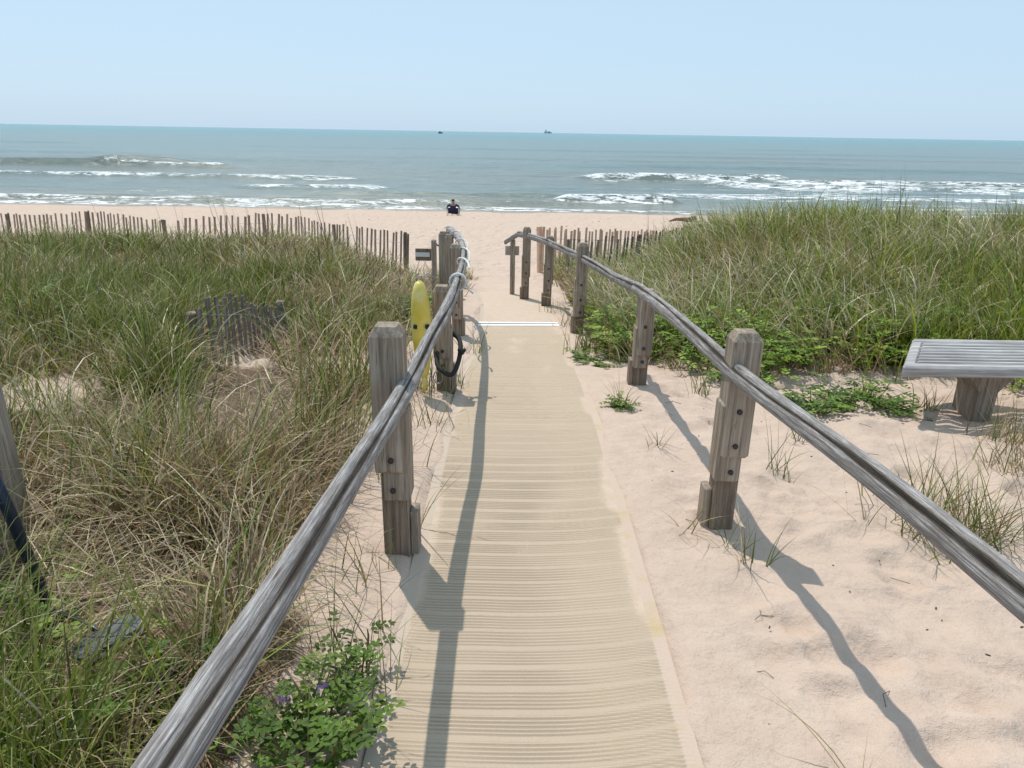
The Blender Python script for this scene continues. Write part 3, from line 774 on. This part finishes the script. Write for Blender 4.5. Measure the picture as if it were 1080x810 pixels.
# ---------------------------------------------------------------- beach: driftwood, person in a low chair, ships
p = at(729, 236); b = MB()
L0 = aty(706, 231, p.y + .6); L1 = aty(733, 237, p.y)
g0 = gz(L0.x, L0.y); g1 = gz(L1.x, L1.y)
pp = [Vector((L0.x, L0.y, g0 + .04)), Vector((L0.x * .7 + L1.x * .3, L0.y, g0 + .14)), Vector((L0.x * .3 + L1.x * .7, L1.y, g1 + .20)), Vector((L1.x, L1.y, g1 + .26))]
b.tube(pp, [.03, .07, .11, .15], 12); b.tube([pp[2], pp[2] + Vector((.2, 0, .18))], [.05, .02], 8)
tag(b.build("driftwood_log", WOOD_DRIFT, origin=pp[2]), "dark brown driftwood log lying on the beach near the water", "log")

pc = at(478, 228); cx_, cy_ = pc.x, pc.y; g = gz(cx_, cy_)
CH = thing("beach_chair", (cx_, cy_, g), "low dark beach chair near the waterline under the seated person", "chair")
FAB = plain("dark_chair_fabric", (.012, .015, .045), .8); ALU = plain("chair_tube", (.30, .28, .26), .4, .7)
b = MB(); b.box(cx_, cy_ - .02, g + .25, .50, .02, .30, rot=(R(22), 0, 0)); b.build("backrest", FAB, CH)
b = MB(); b.box(cx_, cy_ + .26, g + .13, .52, .50, .02, rot=(R(4), 0, 0)); b.build("seat", FAB, CH)
for s_ in (-1, 1):
    b = MB(); b.tube([(cx_ + s_ * .29, cy_ - .18, g + .01), (cx_ + s_ * .29, cy_ - .16, g + .30), (cx_ + s_ * .29, cy_ + .4, g + .31), (cx_ + s_ * .29, cy_ + .48, g + .01), (cx_ + s_ * .29, cy_ - .18, g + .01)], .014, 6); b.build("side_frame", ALU, CH)
    b = MB(); b.box(cx_ + s_ * .29, cy_ + .12, g + .33, .06, .5, .02, bev=.004); b.build("armrest", WOOD_DARK, CH)

def skin_body(name, joints, edges, root, mat_, parent=None, sub=2):
    me = bpy.data.meshes.new(name); me.from_pydata([j[0] for j in joints], edges, [])
    ob = bpy.data.objects.new(name, me); COL.objects.link(ob)
    mo = ob.modifiers.new("s", 'SKIN'); mo.use_smooth_shade = True
    for i, j in enumerate(joints):
        me.skin_vertices[0].data[i].radius = (j[1], j[2] if len(j) > 2 else j[1])
    me.skin_vertices[0].data[root].use_root = True
    mo = ob.modifiers.new("d", 'SUBSURF'); mo.levels = sub; mo.render_levels = sub
    dg = bpy.context.evaluated_depsgraph_get(); ev = ob.evaluated_get(dg); nm = bpy.data.meshes.new_from_object(ev)
    ob.modifiers.clear(); ob.data = nm; nm.materials.clear(); nm.materials.append(mat_); nm.shade_smooth()
    if parent: ob.parent = parent
    return ob
SKINM = plain("tan_skin", (.30, .17, .11), .6)
SH = plain("navy_shirt", (.015, .018, .075), .85); CAP = plain("dark_hair", (.008, .008, .008), .8); SHORT = plain("dark_shorts", (.02, .02, .03), .85)
J = [((0, .12, .26), .15, .13), ((0, .06, .42), .14, .11), ((0, .0, .60), .155, .11), ((0, -.01, .74), .12, .09), ((0, -.0, .82), .055), ((0, .02, .90), .085, .09), ((0, .03, 1.0), .09, .10), ((0, .03, 1.06), .06, .07),
     ((.19, .0, .73), .06), ((.33, .06, .54), .048), ((.30, .30, .45), .038), ((.29, .40, .44), .03),
     ((-.19, .0, .73), .06), ((-.34, .06, .54), .048), ((-.30, .30, .45), .038), ((-.29, .40, .44), .03),
     ((.10, .22, .25), .09), ((.16, .58, .42), .065), ((.15, .88, .10), .045), ((.16, 1.02, .07), .035),
     ((-.10, .22, .25), .09), ((-.16, .58, .42), .065), ((-.15, .88, .10), .045), ((-.16, 1.02, .07), .035)]
E_ = [(0, 1), (1, 2), (2, 3), (3, 4), (4, 5), (5, 6), (6, 7), (3, 8), (8, 9), (9, 10), (10, 11), (3, 12), (12, 13), (13, 14), (14, 15), (0, 16), (16, 17), (17, 18), (18, 19), (0, 20), (20, 21), (21, 22), (22, 23)]
pb = skin_body("person", J, E_, 0, SKINM); pb.location = (cx_, cy_, g - .05); pb.scale = (.96, .96, .80)
tag(pb, "person in a navy shirt with dark hair sitting facing the water, seen from behind", "person")
sj = [((0, .10, .30), .165, .145), ((0, .05, .44), .155, .125), ((0, .0, .60), .17, .125), ((0, -.01, .735), .13, .105), ((.19, .0, .73), .075), ((.30, .045, .59), .062), ((-.19, .0, .73), .075), ((-.31, .045, .59), .062)]
skin_body("shirt", sj, [(0, 1), (1, 2), (2, 3), (3, 4), (4, 5), (3, 6), (6, 7)], 0, SH, pb)
hj = [((0, -.005, .92), .085, .08), ((0, .015, 1.02), .10, .11), ((0, .02, 1.08), .07, .08)]
skin_body("hair", hj, [(0, 1), (1, 2)], 0, CAP, pb)
tj = [((0, .12, .24), .16, .13), ((.10, .24, .25), .105), ((.14, .46, .37), .085), ((-.10, .24, .25), .105), ((-.14, .46, .37), .085)]
skin_body("shorts", tj, [(0, 1), (1, 2), (0, 3), (3, 4)], 0, SHORT, pb)

SHIPM = plain("ship_hull", (.05, .055, .07), .5); SHIP2 = plain("distant_ship_grey", (.42, .52, .60), .6)
def hull(b, cx, cy, z, L, W, H):
    sec = [(-.5, .75, 0.), (-.3, 1, 0), (.25, 1, 0), (.42, .6, .1), (.5, .04, .25)]; vs = []
    for (fx, fw_, rise) in sec:
        for (sy_, zz_) in ((-1, 1), (-.7, 0), (.7, 0), (1, 1)): vs.append((cx + fx * L, cy + sy_ * W / 2 * fw_, z + H * (zz_ * (1 + rise))))
    fs = [(0, 1, 2, 3)[::-1]]
    for i in range(4):
        a = i * 4; fs += [(a, a + 4, a + 5, a + 1), (a + 1, a + 5, a + 6, a + 2), (a + 2, a + 6, a + 7, a + 3), (a + 3, a + 7, a + 4, a)]
    fs.append((16, 17, 18, 19)); b.add(vs, fs)
D = 1500.; c = aty(464.5, 137, D); T = thing("fishing_boat", (c.x, D, SEA), "tiny dark boat on the horizon left of the centre", "boat")
b = MB(); hull(b, c.x, D, SEA - .3, 9, 3, 2.4); b.build("hull", SHIPM, T); b = MB(); b.box(c.x - 1, D, SEA + 3.0, 2.6, 2, 2.0, bev=.2); b.build("cabin", SHIPM, T)
D = 6000.; c = aty(578, 137, D); T = thing("ship", (c.x, D, SEA), "pale grey ship far out on the horizon right of the centre", "ship")
b = MB(); hull(b, c.x, D, SEA - 2, 62, 12, 10); b.build("hull", SHIP2, T)
b = MB(); b.box(c.x - 17, D, SEA + 14, 14, 10, 14, bev=.8); b.box(c.x - 17, D, SEA + 25, 5, 4, 9, bev=.5); b.build("bridge", SHIP2, T)
b = MB(); b.box(c.x + 8, D, SEA + 12, 22, 9, 8, bev=.8); b.build("deck_cargo", SHIP2, T)

# ---------------------------------------------------------------- dune grass
def mat_blade(name="grass_blade", tr=.20):
    t = NT(name); c = t.attr('Col', 'Color'); c2 = t.mix(.25, c, t.ramp(t.noise(t.coords('Object'), 9, 3), [(.3, (.6, .6, .6)), (.7, (1.3, 1.3, 1.3))]), 'MULTIPLY')
    t.set(color=c2, rough=.55, spec=.3)
    tl = t.new('ShaderNodeBsdfTranslucent'); t.link(t.mix(.5, c2, (1.2, 1.2, .5), 'MULTIPLY'), tl.inputs[0])
    mx = t.new('ShaderNodeMixShader'); mx.inputs[0].default_value = tr; t.link(t.p.outputs[0], mx.inputs[1]); t.link(tl.outputs[0], mx.inputs[2]); t.link(mx.outputs[0], t.out.inputs[0])
    return t.m
BLADE = mat_blade()
GREENS = np.array([(.080, .125, .010), (.115, .170, .014), (.155, .195, .025), (.065, .095, .012), (.20, .22, .045), (.26, .25, .07)])
TANS = np.array([(.42, .305, .175), (.32, .22, .125), (.66, .55, .37), (.20, .125, .075), (.46, .36, .235), (.27, .18, .11), (.52, .42, .27)])  # lightest tan stands in for sunlit highlights, darkest browns for shade between blades
def blade_geo(px, py, pz, h, az, lean, bend, w, col, segs=4, tip=None):
    N = len(px); S = segs + 1
    V = np.zeros((N, S, 2, 3)); x = px.copy(); y = py.copy(); z = pz - .02
    fa = az + rng.uniform(-1.2, 1.2, N) + math.pi / 2
    wx = np.cos(fa); wy = np.sin(fa); dx = np.cos(az); dy = np.sin(az)
    for k in range(S):
        t = k / segs; ww = w * (1 - t ** 1.6 * .93) * .5
        V[:, k, 0] = np.stack([x - wx * ww, y - wy * ww, z], 1); V[:, k, 1] = np.stack([x + wx * ww, y + wy * ww, z], 1)
        th = lean + bend * ((k + .5) / segs) ** 1.5; sl = h / segs
        x = x + dx * np.sin(th) * sl; y = y + dy * np.sin(th) * sl; z = z + np.cos(th) * sl
    base = (np.arange(N) * S * 2)[:, None, None]; k = np.arange(segs)[None, :, None] * 2
    Q = base + k + np.array([0, 1, 3, 2])[None, None, :]
    ts = np.linspace(0, 1, S)[None, :, None, None]
    C = np.repeat(col[:, None, None, :], S, 1); C = np.repeat(C, 2, 2)
    tipc = np.array([.34, .28, .17]) if tip is None else tip
    C = C * (1 - ts ** 3 * .35) + tipc * ts ** 3 * .35
    bt = np.clip(1 - ts * 4, 0, 1) * .45
    C = C * (1 - bt) + np.array([.22, .17, .10]) * bt       # straw-coloured sheath at the foot
    return V.reshape(-1, 3), Q.reshape(-1, 4), C.reshape(-1, 3)
def pick(pal, n, jit=.2):
    c = pal[rng.integers(0, len(pal), n)] * rng.uniform(1 - jit, 1 + jit, (n, 1)); return c
def grow(name, clumps, mat_=BLADE, origin=None):
    """clumps: list of dicts of arrays joined into one mesh"""
    Vs, Qs, Cs = [], [], []; o = 0
    for g_ in clumps:
        V, Q, C = blade_geo(**g_); Vs.append(V); Qs.append(Q + o); Cs.append(C); o += len(V)
    V = np.concatenate(Vs); 
    if origin is not None: V = V - np.array(origin)
    ob = np_mesh(name, V, np.concatenate(Qs), mat_, colors=np.concatenate(Cs), smooth=False)
    if origin is not None: ob.location = origin
    return ob
def field(xr, yr, ncl, dens, per, h0, green, wind, sigma=.07, hv=.25, wbase=.0045, gs=1.15):
    """clumped blades over a region; dens(x,y) acceptance 0..1, green(x,y) share of living blades"""
    out = []
    cx = rng.uniform(xr[0], xr[1], ncl * 6); 
    # sample in y with density falling with distance
    u = rng.uniform(0, 1, ncl * 6); k = 1.15; cy = ((yr[0] ** (1 - k)) + u * (yr[1] ** (1 - k) - yr[0] ** (1 - k))) ** (1 / (1 - k))
    ok = (np.abs(cx) < cy * .86 + 1.3) & (rng.uniform(0, 1, len(cx)) < dens(cx, cy))
    cx = cx[ok][:ncl]; cy = cy[ok][:ncl]; n = len(cx)
    hcl = rng.uniform(.6, 1.2, n) * (.6 + .8 * fbm(cx * .8, cy * .8, 81, 2)); gcl = green(cx, cy)
    caz = rng.uniform(0, 2 * math.pi, n)
    idx = np.repeat(np.arange(n), per); N = len(idx)
    sg = sigma * (1 + cy[idx] * .05)
    ox = rng.normal(0, 1, N) * sg; oy = rng.normal(0, 1, N) * sg
    px = cx[idx] + ox; py = cy[idx] + oy; pz_ = ground(px, py)
    alive = rng.uniform(0, 1, N) < gcl[idx]
    h = h0 * hcl[idx] * (1 - .30 * sstep(8, 12, py) * (px < 0)) * rng.uniform(.45, 1.2, N) * np.where(alive, 1., .85)
    az = np.arctan2(oy, ox) + rng.normal(0, .7, N)
    wv = wind[1]; ax = np.cos(az) * .8 + wv * math.cos(wind[0]); ay = np.sin(az) * .8 + wv * math.sin(wind[0]); az = np.arctan2(ay, ax)
    lean = np.abs(rng.normal(.20, .18, N)) + np.where(alive, 0, rng.uniform(0, .45, N)); bend = np.abs(rng.normal(.75, .55, N)) + np.where(alive, 0, rng.uniform(0, .6, N))
    w = wbase * rng.uniform(.6, 1.6, N) * (1 + py * .20)
    bright = (rng.uniform(.55, 1.45, n) ** 1.0)[idx][:, None]
    col = np.where(alive[:, None], pick(GREENS * gs, N, .35) * bright, pick(TANS, N, .3) * (bright * .5 + .5))
    out.append(dict(px=px, py=py, pz=pz_, h=h, az=az, lean=lean, bend=bend, w=w, col=col))
    return out
def litter(xr, yr, N, dens, hmean=.30):
    cx = rng.uniform(xr[0], xr[1], N * 3); u = rng.uniform(0, 1, N * 3); k = 1.2; cy = ((yr[0] ** (1 - k)) + u * (yr[1] ** (1 - k) - yr[0] ** (1 - k))) ** (1 / (1 - k))
    ok = (np.abs(cx) < cy * .86 + 1.3) & (rng.uniform(0, 1, len(cx)) < dens(cx, cy)); cx = cx[ok][:N]; cy = cy[ok][:N]; n = len(cx)
    return [dict(px=cx, py=cy, pz=ground(cx, cy) + rng.uniform(.01, .14, n), h=hmean * rng.uniform(.5, 1.4, n), az=rng.uniform(0, 6.28, n), lean=rng.uniform(1.0, 1.55, n), bend=rng.uniform(-.3, .45, n),
                 w=.0045 * rng.uniform(.6, 1.3, n) * (1 + cy * .12), col=pick(TANS, n, .3), segs=3)]
def arcs(xr, yr, N, dens, h0, wind, lift=.12):
    cx = rng.uniform(xr[0], xr[1], N * 4); u = rng.uniform(0, 1, N * 4); k = 1.15; cy = ((yr[0] ** (1 - k)) + u * (yr[1] ** (1 - k) - yr[0] ** (1 - k))) ** (1 / (1 - k))
    ok = (np.abs(cx) < cy * .86 + 1.3) & (rng.uniform(0, 1, len(cx)) < dens(cx, cy) * sstep(.35, .65, fbm(cx * .9 + 7, cy * .9, 95, 2))); cx = cx[ok][:N]; cy = cy[ok][:N]; n = len(cx)
    az = rng.uniform(0, 6.28, n); ax = np.cos(az) + wind[1] * math.cos(wind[0]); ay = np.sin(az) + wind[1] * math.sin(wind[0])
    c = pick(np.array([(.66, .58, .42), (.55, .48, .33), (.42, .34, .23), (.34, .38, .15), (.25, .30, .09)]), n, .2)
    return [dict(px=cx, py=cy, pz=ground(cx, cy) + lift, h=h0 * rng.uniform(.6, 1.25, n), az=np.arctan2(ay, ax), lean=rng.uniform(.1, .8, n), bend=rng.uniform(.6, 1.9, n), w=.0042 * rng.uniform(.7, 1.6, n) * (1 + cy * .22), col=c, segs=5)]
def d_left(x, y):
    dd = np.clip(thatch_at(x, y) * (.14 + 1.1 * sstep(.38, .62, fbm(x * 1.3, y * 1.3, 83, 2))), 0, 1) * (x < -.8) * (y < 14.2)
    q = x / y; dd = np.where((q > -.50) & (q < -.315) & (y > 3.5) & (y < 5.6 + (q + .5) * 7), dd * .10, dd)     # round the old fence piece
    dd = np.where((x < -1.0) & (y < 2.5), dd * .5, dd); dd = np.where((x < -1.0) & (x > -2.1) & (y > 1.5) & (y < 2.45), dd * .15, dd)
    return np.where((q > -.225) & (q < -.10) & (y > 8.0), dd * .12, dd)
def g_left(x, y): return np.clip(.02 + .36 * sstep(7.5, 4, y) + 2.8 * (fbm(x * .9, y * .9, 85, 3) - .5) + .12 * sstep(2, -.5, x + 1.2) , .10, .92)
cl = field((-13.5, -.9), (1.15, 14.3), 5600, d_left, 16, .60, g_left, (R(20), .15), sigma=.055)
cl += litter((-12, -.8), (1.2, 14), 13000, lambda x, y: thatch_at(x, y) * (x < -.8))
cl += arcs((-13, -.9), (1.2, 14), 6500, d_left, .55, (R(20), .3))
tag(grow("dune_grass", cl), kind='stuff', label=None)
def d_right(x, y):
    return np.clip(thatch_at(x, y) * sstep(-.1, .5, ground0(x, y) - prof(y) + .3 + .35 * (y < 7)) * (.25 + 1.0 * sstep(.32, .6, fbm(x * 1.3, y * 1.3, 87, 2))), 0, 1) * (x > .95)
def g_right(x, y): return np.clip(.40 + 2.8 * (fbm(x * .8 + 4, y * .8, 89, 3) - .5) + .25 * sstep(8, 6, y) - .22 * sstep(7.5, 9.5, y) - .25 * sstep(4.5, 6, x) * sstep(7, 6, y), .12, .97)
cl = field((.95, 14), (5.3, 15.5), 4300, d_right, 17, .66, g_right, (R(185), .5), gs=np.array([1.45, 1.55, .9]))
cl += litter((1.1, 14), (5.4, 15), 16000, lambda x, y: thatch_at(x, y) * (x > .9))
cl += arcs((.95, 14), (5.6, 15.5), 9000, d_right, .58, (R(185), .6), .20)
tag(grow("dune_grass", cl), kind='stuff')
# thin dark seed stalks standing above the grass
def stalks(spec):
    g_ = []
    for (u, v, y, n, sp) in spec:
        for i in range(n):
            top_ = aty(u + random.uniform(-sp, sp), v + random.uniform(-3, 12), y + random.uniform(-.5, .5)); lx = random.uniform(-.1, .02)
            bx = top_.x + .12 + lx; z0 = float(ground(np.array([bx]), np.array([top_.y]))[0]); h = max(.3, (top_.z - z0) * 1.02)
            g_.append((bx, top_.y, z0, h))
    a = np.array(g_); N = len(a)
    lean = np.full(N, .10) + rng.uniform(-.04, .1, N)
    return [dict(px=a[:, 0], py=a[:, 1], pz=a[:, 2], h=a[:, 3], az=np.full(N, math.pi) + rng.normal(0, .5, N), lean=lean, bend=rng.uniform(0, .12, N), w=np.full(N, .017), col=pick(np.array([(.12, .095, .07), (.16, .13, .09)]), N), segs=4)]
cl = stalks([(925, 160, 9.5, 2, 4), (942, 175, 9.8, 2, 5), (965, 170, 9.5, 3, 9), (992, 188, 10, 2, 5), (1012, 195, 10, 2, 6), (1060, 195, 10, 3, 10), (722, 200, 10.5, 2, 4), (880, 190, 10, 2, 20), (780, 210, 10, 3, 20), (690, 215, 11, 2, 10), (830, 205, 10, 3, 25)])
cl += stalks([(103, 205, 12, 1, 3), (175, 195, 11.5, 3, 6), (230, 198, 12, 4, 20), (280, 205, 12, 9, 45), (330, 205, 12, 6, 20), (370, 215, 11.5, 3, 10)])
tag(grow("seed_stalks", cl), kind='stuff')

# ---------------------------------------------------------------- single grass tufts on the bare sand
def tuft(u, v, n, h, label, gr=.8, spread=.035, lean0=.35, pal=None):
    p = at(u, v); N = n
    px = p.x + rng.normal(0, spread, N); py = p.y + rng.normal(0, spread, N); pz_ = ground(px, py)
    alive = rng.uniform(0, 1, N) < gr
    g_ = dict(px=px, py=py, pz=pz_, h=h * rng.uniform(.5, 1.15, N), az=rng.uniform(0, 6.28, N), lean=np.abs(rng.normal(lean0, .22, N)), bend=np.abs(rng.normal(.5, .35, N)),
              w=.0042 * rng.uniform(.7, 1.3, N) * (1 + p.y * .08), col=np.where(alive[:, None], pick(pal if pal is not None else GREENS * .9, N), pick(TANS, N)), segs=6)
    o = grow("grass_tuft", [g_], origin=(p.x, p.y, gz(p.x, p.y)))
    return tag(o, label, 'grass tuft', 'grass tufts growing out of the bare sand')
tuft(797, 600, 16, .32, "sparse grass tuft on the sand at the foot of the nearest right post", .8)
tuft(722, 562, 11, .30, "very thin grass tuft between the mat edge and the nearest right post", .75, lean0=.6)
tuft(822, 506, 15, .33, "spiky grass tuft just right behind the nearest right post", .85)
tuft(690, 468, 11, .28, "thin reddish green grass tuft on the sand below the second right post", .6)
tuft(657, 430, 26, .26, "bright green grass tuft on the sand left of the second right post", .9)
tuft(738, 418, 24, .34, "grass tuft on the sand between the first and second right posts", .8)
tuft(712, 392, 30, .34, "pale green grass tuft right behind the second right post", .75)
tuft(990, 560, 190, .46, "large reddish olive grass clump on the sand in front of the bench", .65, .13, .45)
tuft(1040, 570, 90, .42, "olive grass clump to the right of the large clump before the bench", .7, .09, .45)
tuft(1075, 500, 120, .34, "dry grass clump at the right edge of the view under the bench end", .4, .10)
tuft(905, 840, 9, .36, "few long thin blades at the bottom right of the sand", .6, lean0=.8)
tuft(978, 432, 40, .24, "dark grass tuft growing under the left end of the bench", .8, .04, .3)
tuft(622, 372, 110, .34, "dense bright green grass clump beside the third right post", .95, .10, .25)
tuft(583, 330, 22, .30, "small grass tuft at the foot of the fourth right post", .8, .06, .3)
tuft(600, 345, 26, .34, "grass tuft on the sand between the third and fourth right posts", .75, .06, .4)
tuft(480, 408, 34, .30, "green grass tuft hugging the foot of the second left post", .85, .06, .25)
tuft(505, 372, 22, .38, "wispy grass tuft between the second left post and the mat", .7, .06, .4)
tuft(441, 560, 9, .42, "few long green blades at the foot of the nearest left post", .9, .02, .5)
tuft(386, 612, 22, .34, "thin grass tuft on the sand left of the nearest left post", .7, .08, .4)
tuft(355, 690, 26, .40, "loose grass tuft on the sand under the left rail above the leafy plant", .75, .10, .3)
tuft(395, 735, 16, .34, "sparse grass tuft beside the mat to the right of the leafy plant", .8, .05, .4)
tuft(262, 790, 60, .42, "grass clump below the left rail at the bottom of the view", .7, .12, .35)
tuft(400, 505, 34, .36, "grass clump on the sand left of the nearest left post's lower half", .75, .10, .3)
tuft(456, 450, 34, .32, "grass clump between the two nearest left posts", .75, .09, .3)
tuft(440, 415, 60, .38, "tall grass clump under the yellow buoy", .8, .10, .25)

tuft(1062, 468, 90, .36, "dense dry brown grass clump right under the bench front beside its pedestal", .3, .10, .3)
tuft(446, 415, 60, .42, "short grass clump hiding the lower tip of the yellow buoy", .75, .07, .25)
tuft(762, 575, 12, .24, "small sparse tuft just left of the nearest right post's foot shadow", .7, .03, .5)
tuft(840, 470, 14, .26, "small pale tuft on open sand between the nearest right post and the low leafy plant", .6, .03, .4)

# ---------------------------------------------------------------- leafy plants
LEAF = mat_blade("leaf", .22)
LG = [(.085, .155, .014), (.11, .185, .018), (.06, .105, .012), (.17, .245, .03)]
def leaflet(b, base, d, nrm, L, W, c):
    s_ = d.cross(nrm).normalized(); n = s_.cross(d).normalized()
    pts = [base, base + d * L * .3 + s_ * W * .42 + n * W * .10, base + d * L * .65 + s_ * W * .46 + n * W * .12, base + d * L, base + d * L * .65 - s_ * W * .46 + n * W * .12, base + d * L * .3 - s_ * W * .42 + n * W * .10, base + d * L * .5]
    b.add(pts, [(0, 1, 6), (1, 2, 6), (2, 3, 6), (3, 4, 6), (4, 5, 6), (5, 0, 6)], c=c)
LGB = [(.17, .26, .022), (.21, .31, .03), (.12, .20, .018), (.27, .36, .05)]
def plant_geo(b, cx, cy, rad, hgt, nst, ls, r, pal=LG, bs=None):
    for i in range(nst):
        az = r.uniform(0, 6.28); rr = rad * math.sqrt(r.random()) * .45
        p = Vector((cx + rr * math.cos(az), cy + rr * math.sin(az), 0)); p.z = gz(p.x, p.y) - .01
        d = Vector((math.cos(az) * r.uniform(.3, 1.2), math.sin(az) * r.uniform(.3, 1.2), r.uniform(.5, 1.2) * hgt / max(rad, .05))).normalized()
        L = r.uniform(.6, 1.1) * math.hypot(rad, hgt); n = 7; path = [p.copy()]
        for k in range(n):
            d = (d + Vector((r.uniform(-.18, .18), r.uniform(-.18, .18), -.05))).normalized(); p = p + d * L / n; path.append(p.copy())
        (bs or b).tube(path, [.0035] * (n) + [.0015], 4, cap=False, c=(.16, .13, .05) if r.random() < .4 else (.10, .15, .04))
        base_c = r.choice(pal)
        for k in range(2, n + 1):
            # compound leaf: rachis with paired leaflets
            ra = r.uniform(0, 6.28); rd = (Vector((math.cos(ra), math.sin(ra), r.uniform(-.1, .6)))).normalized(); q = path[k].copy(); m_ = r.randint(2, 4)
            for j in range(m_):
                q = q + rd * ls * .75; rd = (rd + Vector((0, 0, -.08))).normalized()
                side = rd.cross(Vector((0, 0, 1))).normalized()
                kk = r.uniform(.75, 1.25); c = tuple(x * kk for x in base_c)
                for s_ in (-1, 1):
                    dd = (side * s_ + rd * .45 + Vector((0, 0, r.uniform(-.2, .35)))).normalized()
                    leaflet(b, q, dd, Vector((r.uniform(-.3, .3), r.uniform(-.3, .3), 1)), ls * r.uniform(.8, 1.15), ls * .58, c)
            leaflet(b, q, rd, Vector((0, 0, 1)), ls, ls * .55, c)
def plant(name, u, v, rad, hgt, nst, ls, label, cat='plant', flower=0, seed=1, grp='leafy plants on the sand'):
    r = random.Random(seed); p = at(u, v); T = thing(name, (p.x, p.y, gz(p.x, p.y)), label, cat, grp)
    b = MB(); st = MB(); plant_geo(b, p.x, p.y, rad, hgt, nst, ls, r, bs=st); b.build("leaves", LEAF, T); st.build("stems", LEAF, T)
    for k in range(flower):
        a = r.uniform(0, 6.28); q = Vector((p.x + rad * .45 * math.cos(a), p.y + rad * .45 * math.sin(a), gz(p.x, p.y) + hgt * .95)); f = MB()
        if k == 0 and flower: q = Vector((p.x - rad * .5, p.y + .02, gz(p.x, p.y) + hgt * .85))
        for j in range(7): leaflet(f, q + Vector((r.uniform(-.012, .012), r.uniform(-.012, .012), r.uniform(-.012, .012))), Vector((r.uniform(-1, 1), r.uniform(-1, .2), r.uniform(0, 1))).normalized(), Vector((.3, -1, .2)), .013, .011, (.24, .15, .40))
        f.build("flower", LEAF, T)
    return T
plant("beach_pea", 330, 810, .14, .24, 24, .027, "bushy beach pea with a purple flower beside the mat at the bottom left", flower=2, seed=3)
plant("beach_pea", 380, 722, .07, .17, 6, .025, "small beach pea shoot with pale top leaves close to the mat's left edge", seed=5)
plant("beach_pea", 905, 430, .24, .11, 26, .036, "broad low leafy plant on the sand just left of the bench", flower=1, seed=7)
plant("beach_pea", 855, 437, .16, .10, 14, .036, "low leafy plant on the sand, second to the left from the bench", seed=9)
plant("beach_pea", 635, 383, .22, .06, 16, .036, "dark flat leafy plant on the sand left of the second right post", seed=11)
plant("beach_pea", 655, 432, .06, .05, 6, .026, "tiny leafy sprig at the base of the bright grass tuft near the second right post", seed=13)
plant("beach_pea", 18, 352, .42, .38, 46, .055, "bright green leafy bush in the grass at the far left edge", seed=15, grp='leafy bushes in the left grass')
plant("beach_pea", 425, 335, .34, .26, 40, .045, "pale green leafy bush left of the yellow buoy", seed=17, grp='leafy bushes in the left grass')
plant("beach_pea", 110, 780, .24, .16, 18, .028, "dark green leafy plant in the grass at the bottom left", seed=19, grp='leafy bushes in the left grass')
plant("beach_pea", 28, 672, .10, .14, 9, .034, "glossy leafy plant growing around the foot of the navy pole", seed=21, grp='leafy bushes in the left grass')
plant("beach_pea", 205, 690, .14, .10, 8, .026, "creeping leafy plant under the left rail beyond the bottom clump", seed=23, grp='leafy bushes in the left grass')
plant("beach_pea", 15, 800, .26, .24, 30, .032, "leafy plant filling the bottom left corner", seed=25, grp='leafy bushes in the left grass')
# green vines at the foot of the right dune, too many to count
b = MB(); r = random.Random(77)
for i in range(150):
    x = r.uniform(1.0, 6.2)
    y = 5.62 + r.gauss(.15, .34) + .05 * x + max(0, 1.8 - x) * .7
    if float(vnoise(x * 1.9, 3.3, 301)) < .36: continue
    if x > 4.2 and r.random() < .7: continue
    plant_geo(b, x, y, .22, .20 + r.random() * .16, 7, .042, r, LGB)
for i in range(60):
    x = r.uniform(1.0, 1.95); y = r.uniform(7.4, 10.5); plant_geo(b, x, y, .20, .16, 7, .045, r, LGB)
ob = b.build("vines", LEAF); tag(ob, kind='stuff')

# bits of debris on the sand
b = MB(); r = random.Random(5)
for k in range(150):
    x = r.uniform(.7, 3.5); y = r.uniform(1.0, 5.2); s_ = r.uniform(.002, .006); z = gz(x, y)
    b.box(x, y, z + s_ * .3, s_ * r.uniform(1, 3), s_, s_ * .6, rot=(0, 0, r.uniform(0, 3)))
for k in range(34):
    x = r.uniform(.7, 3.6); y = r.uniform(1.0, 5.4); z = gz(x, y) + .004; a = r.uniform(0, 6.28); L = r.uniform(.03, .11)
    b.tube([(x, y, z), (x + L * .5 * math.cos(a), y + L * .5 * math.sin(a), z + .008), (x + L * math.cos(a + .4), y + L * math.sin(a + .4), z)], .0013, 4)
for k in range(70):
    x = r.uniform(-12, 9); y = r.uniform(24, 43); s_ = r.uniform(.012, .04); z = gz(x, y)
    b.box(x, y, z + s_ * .2, s_ * r.uniform(1, 3), s_, s_ * .5, rot=(0, 0, r.uniform(0, 3)))
tag(b.build("beach_debris", plain("dark_debris", (.06, .045, .035), .9)), kind='stuff')
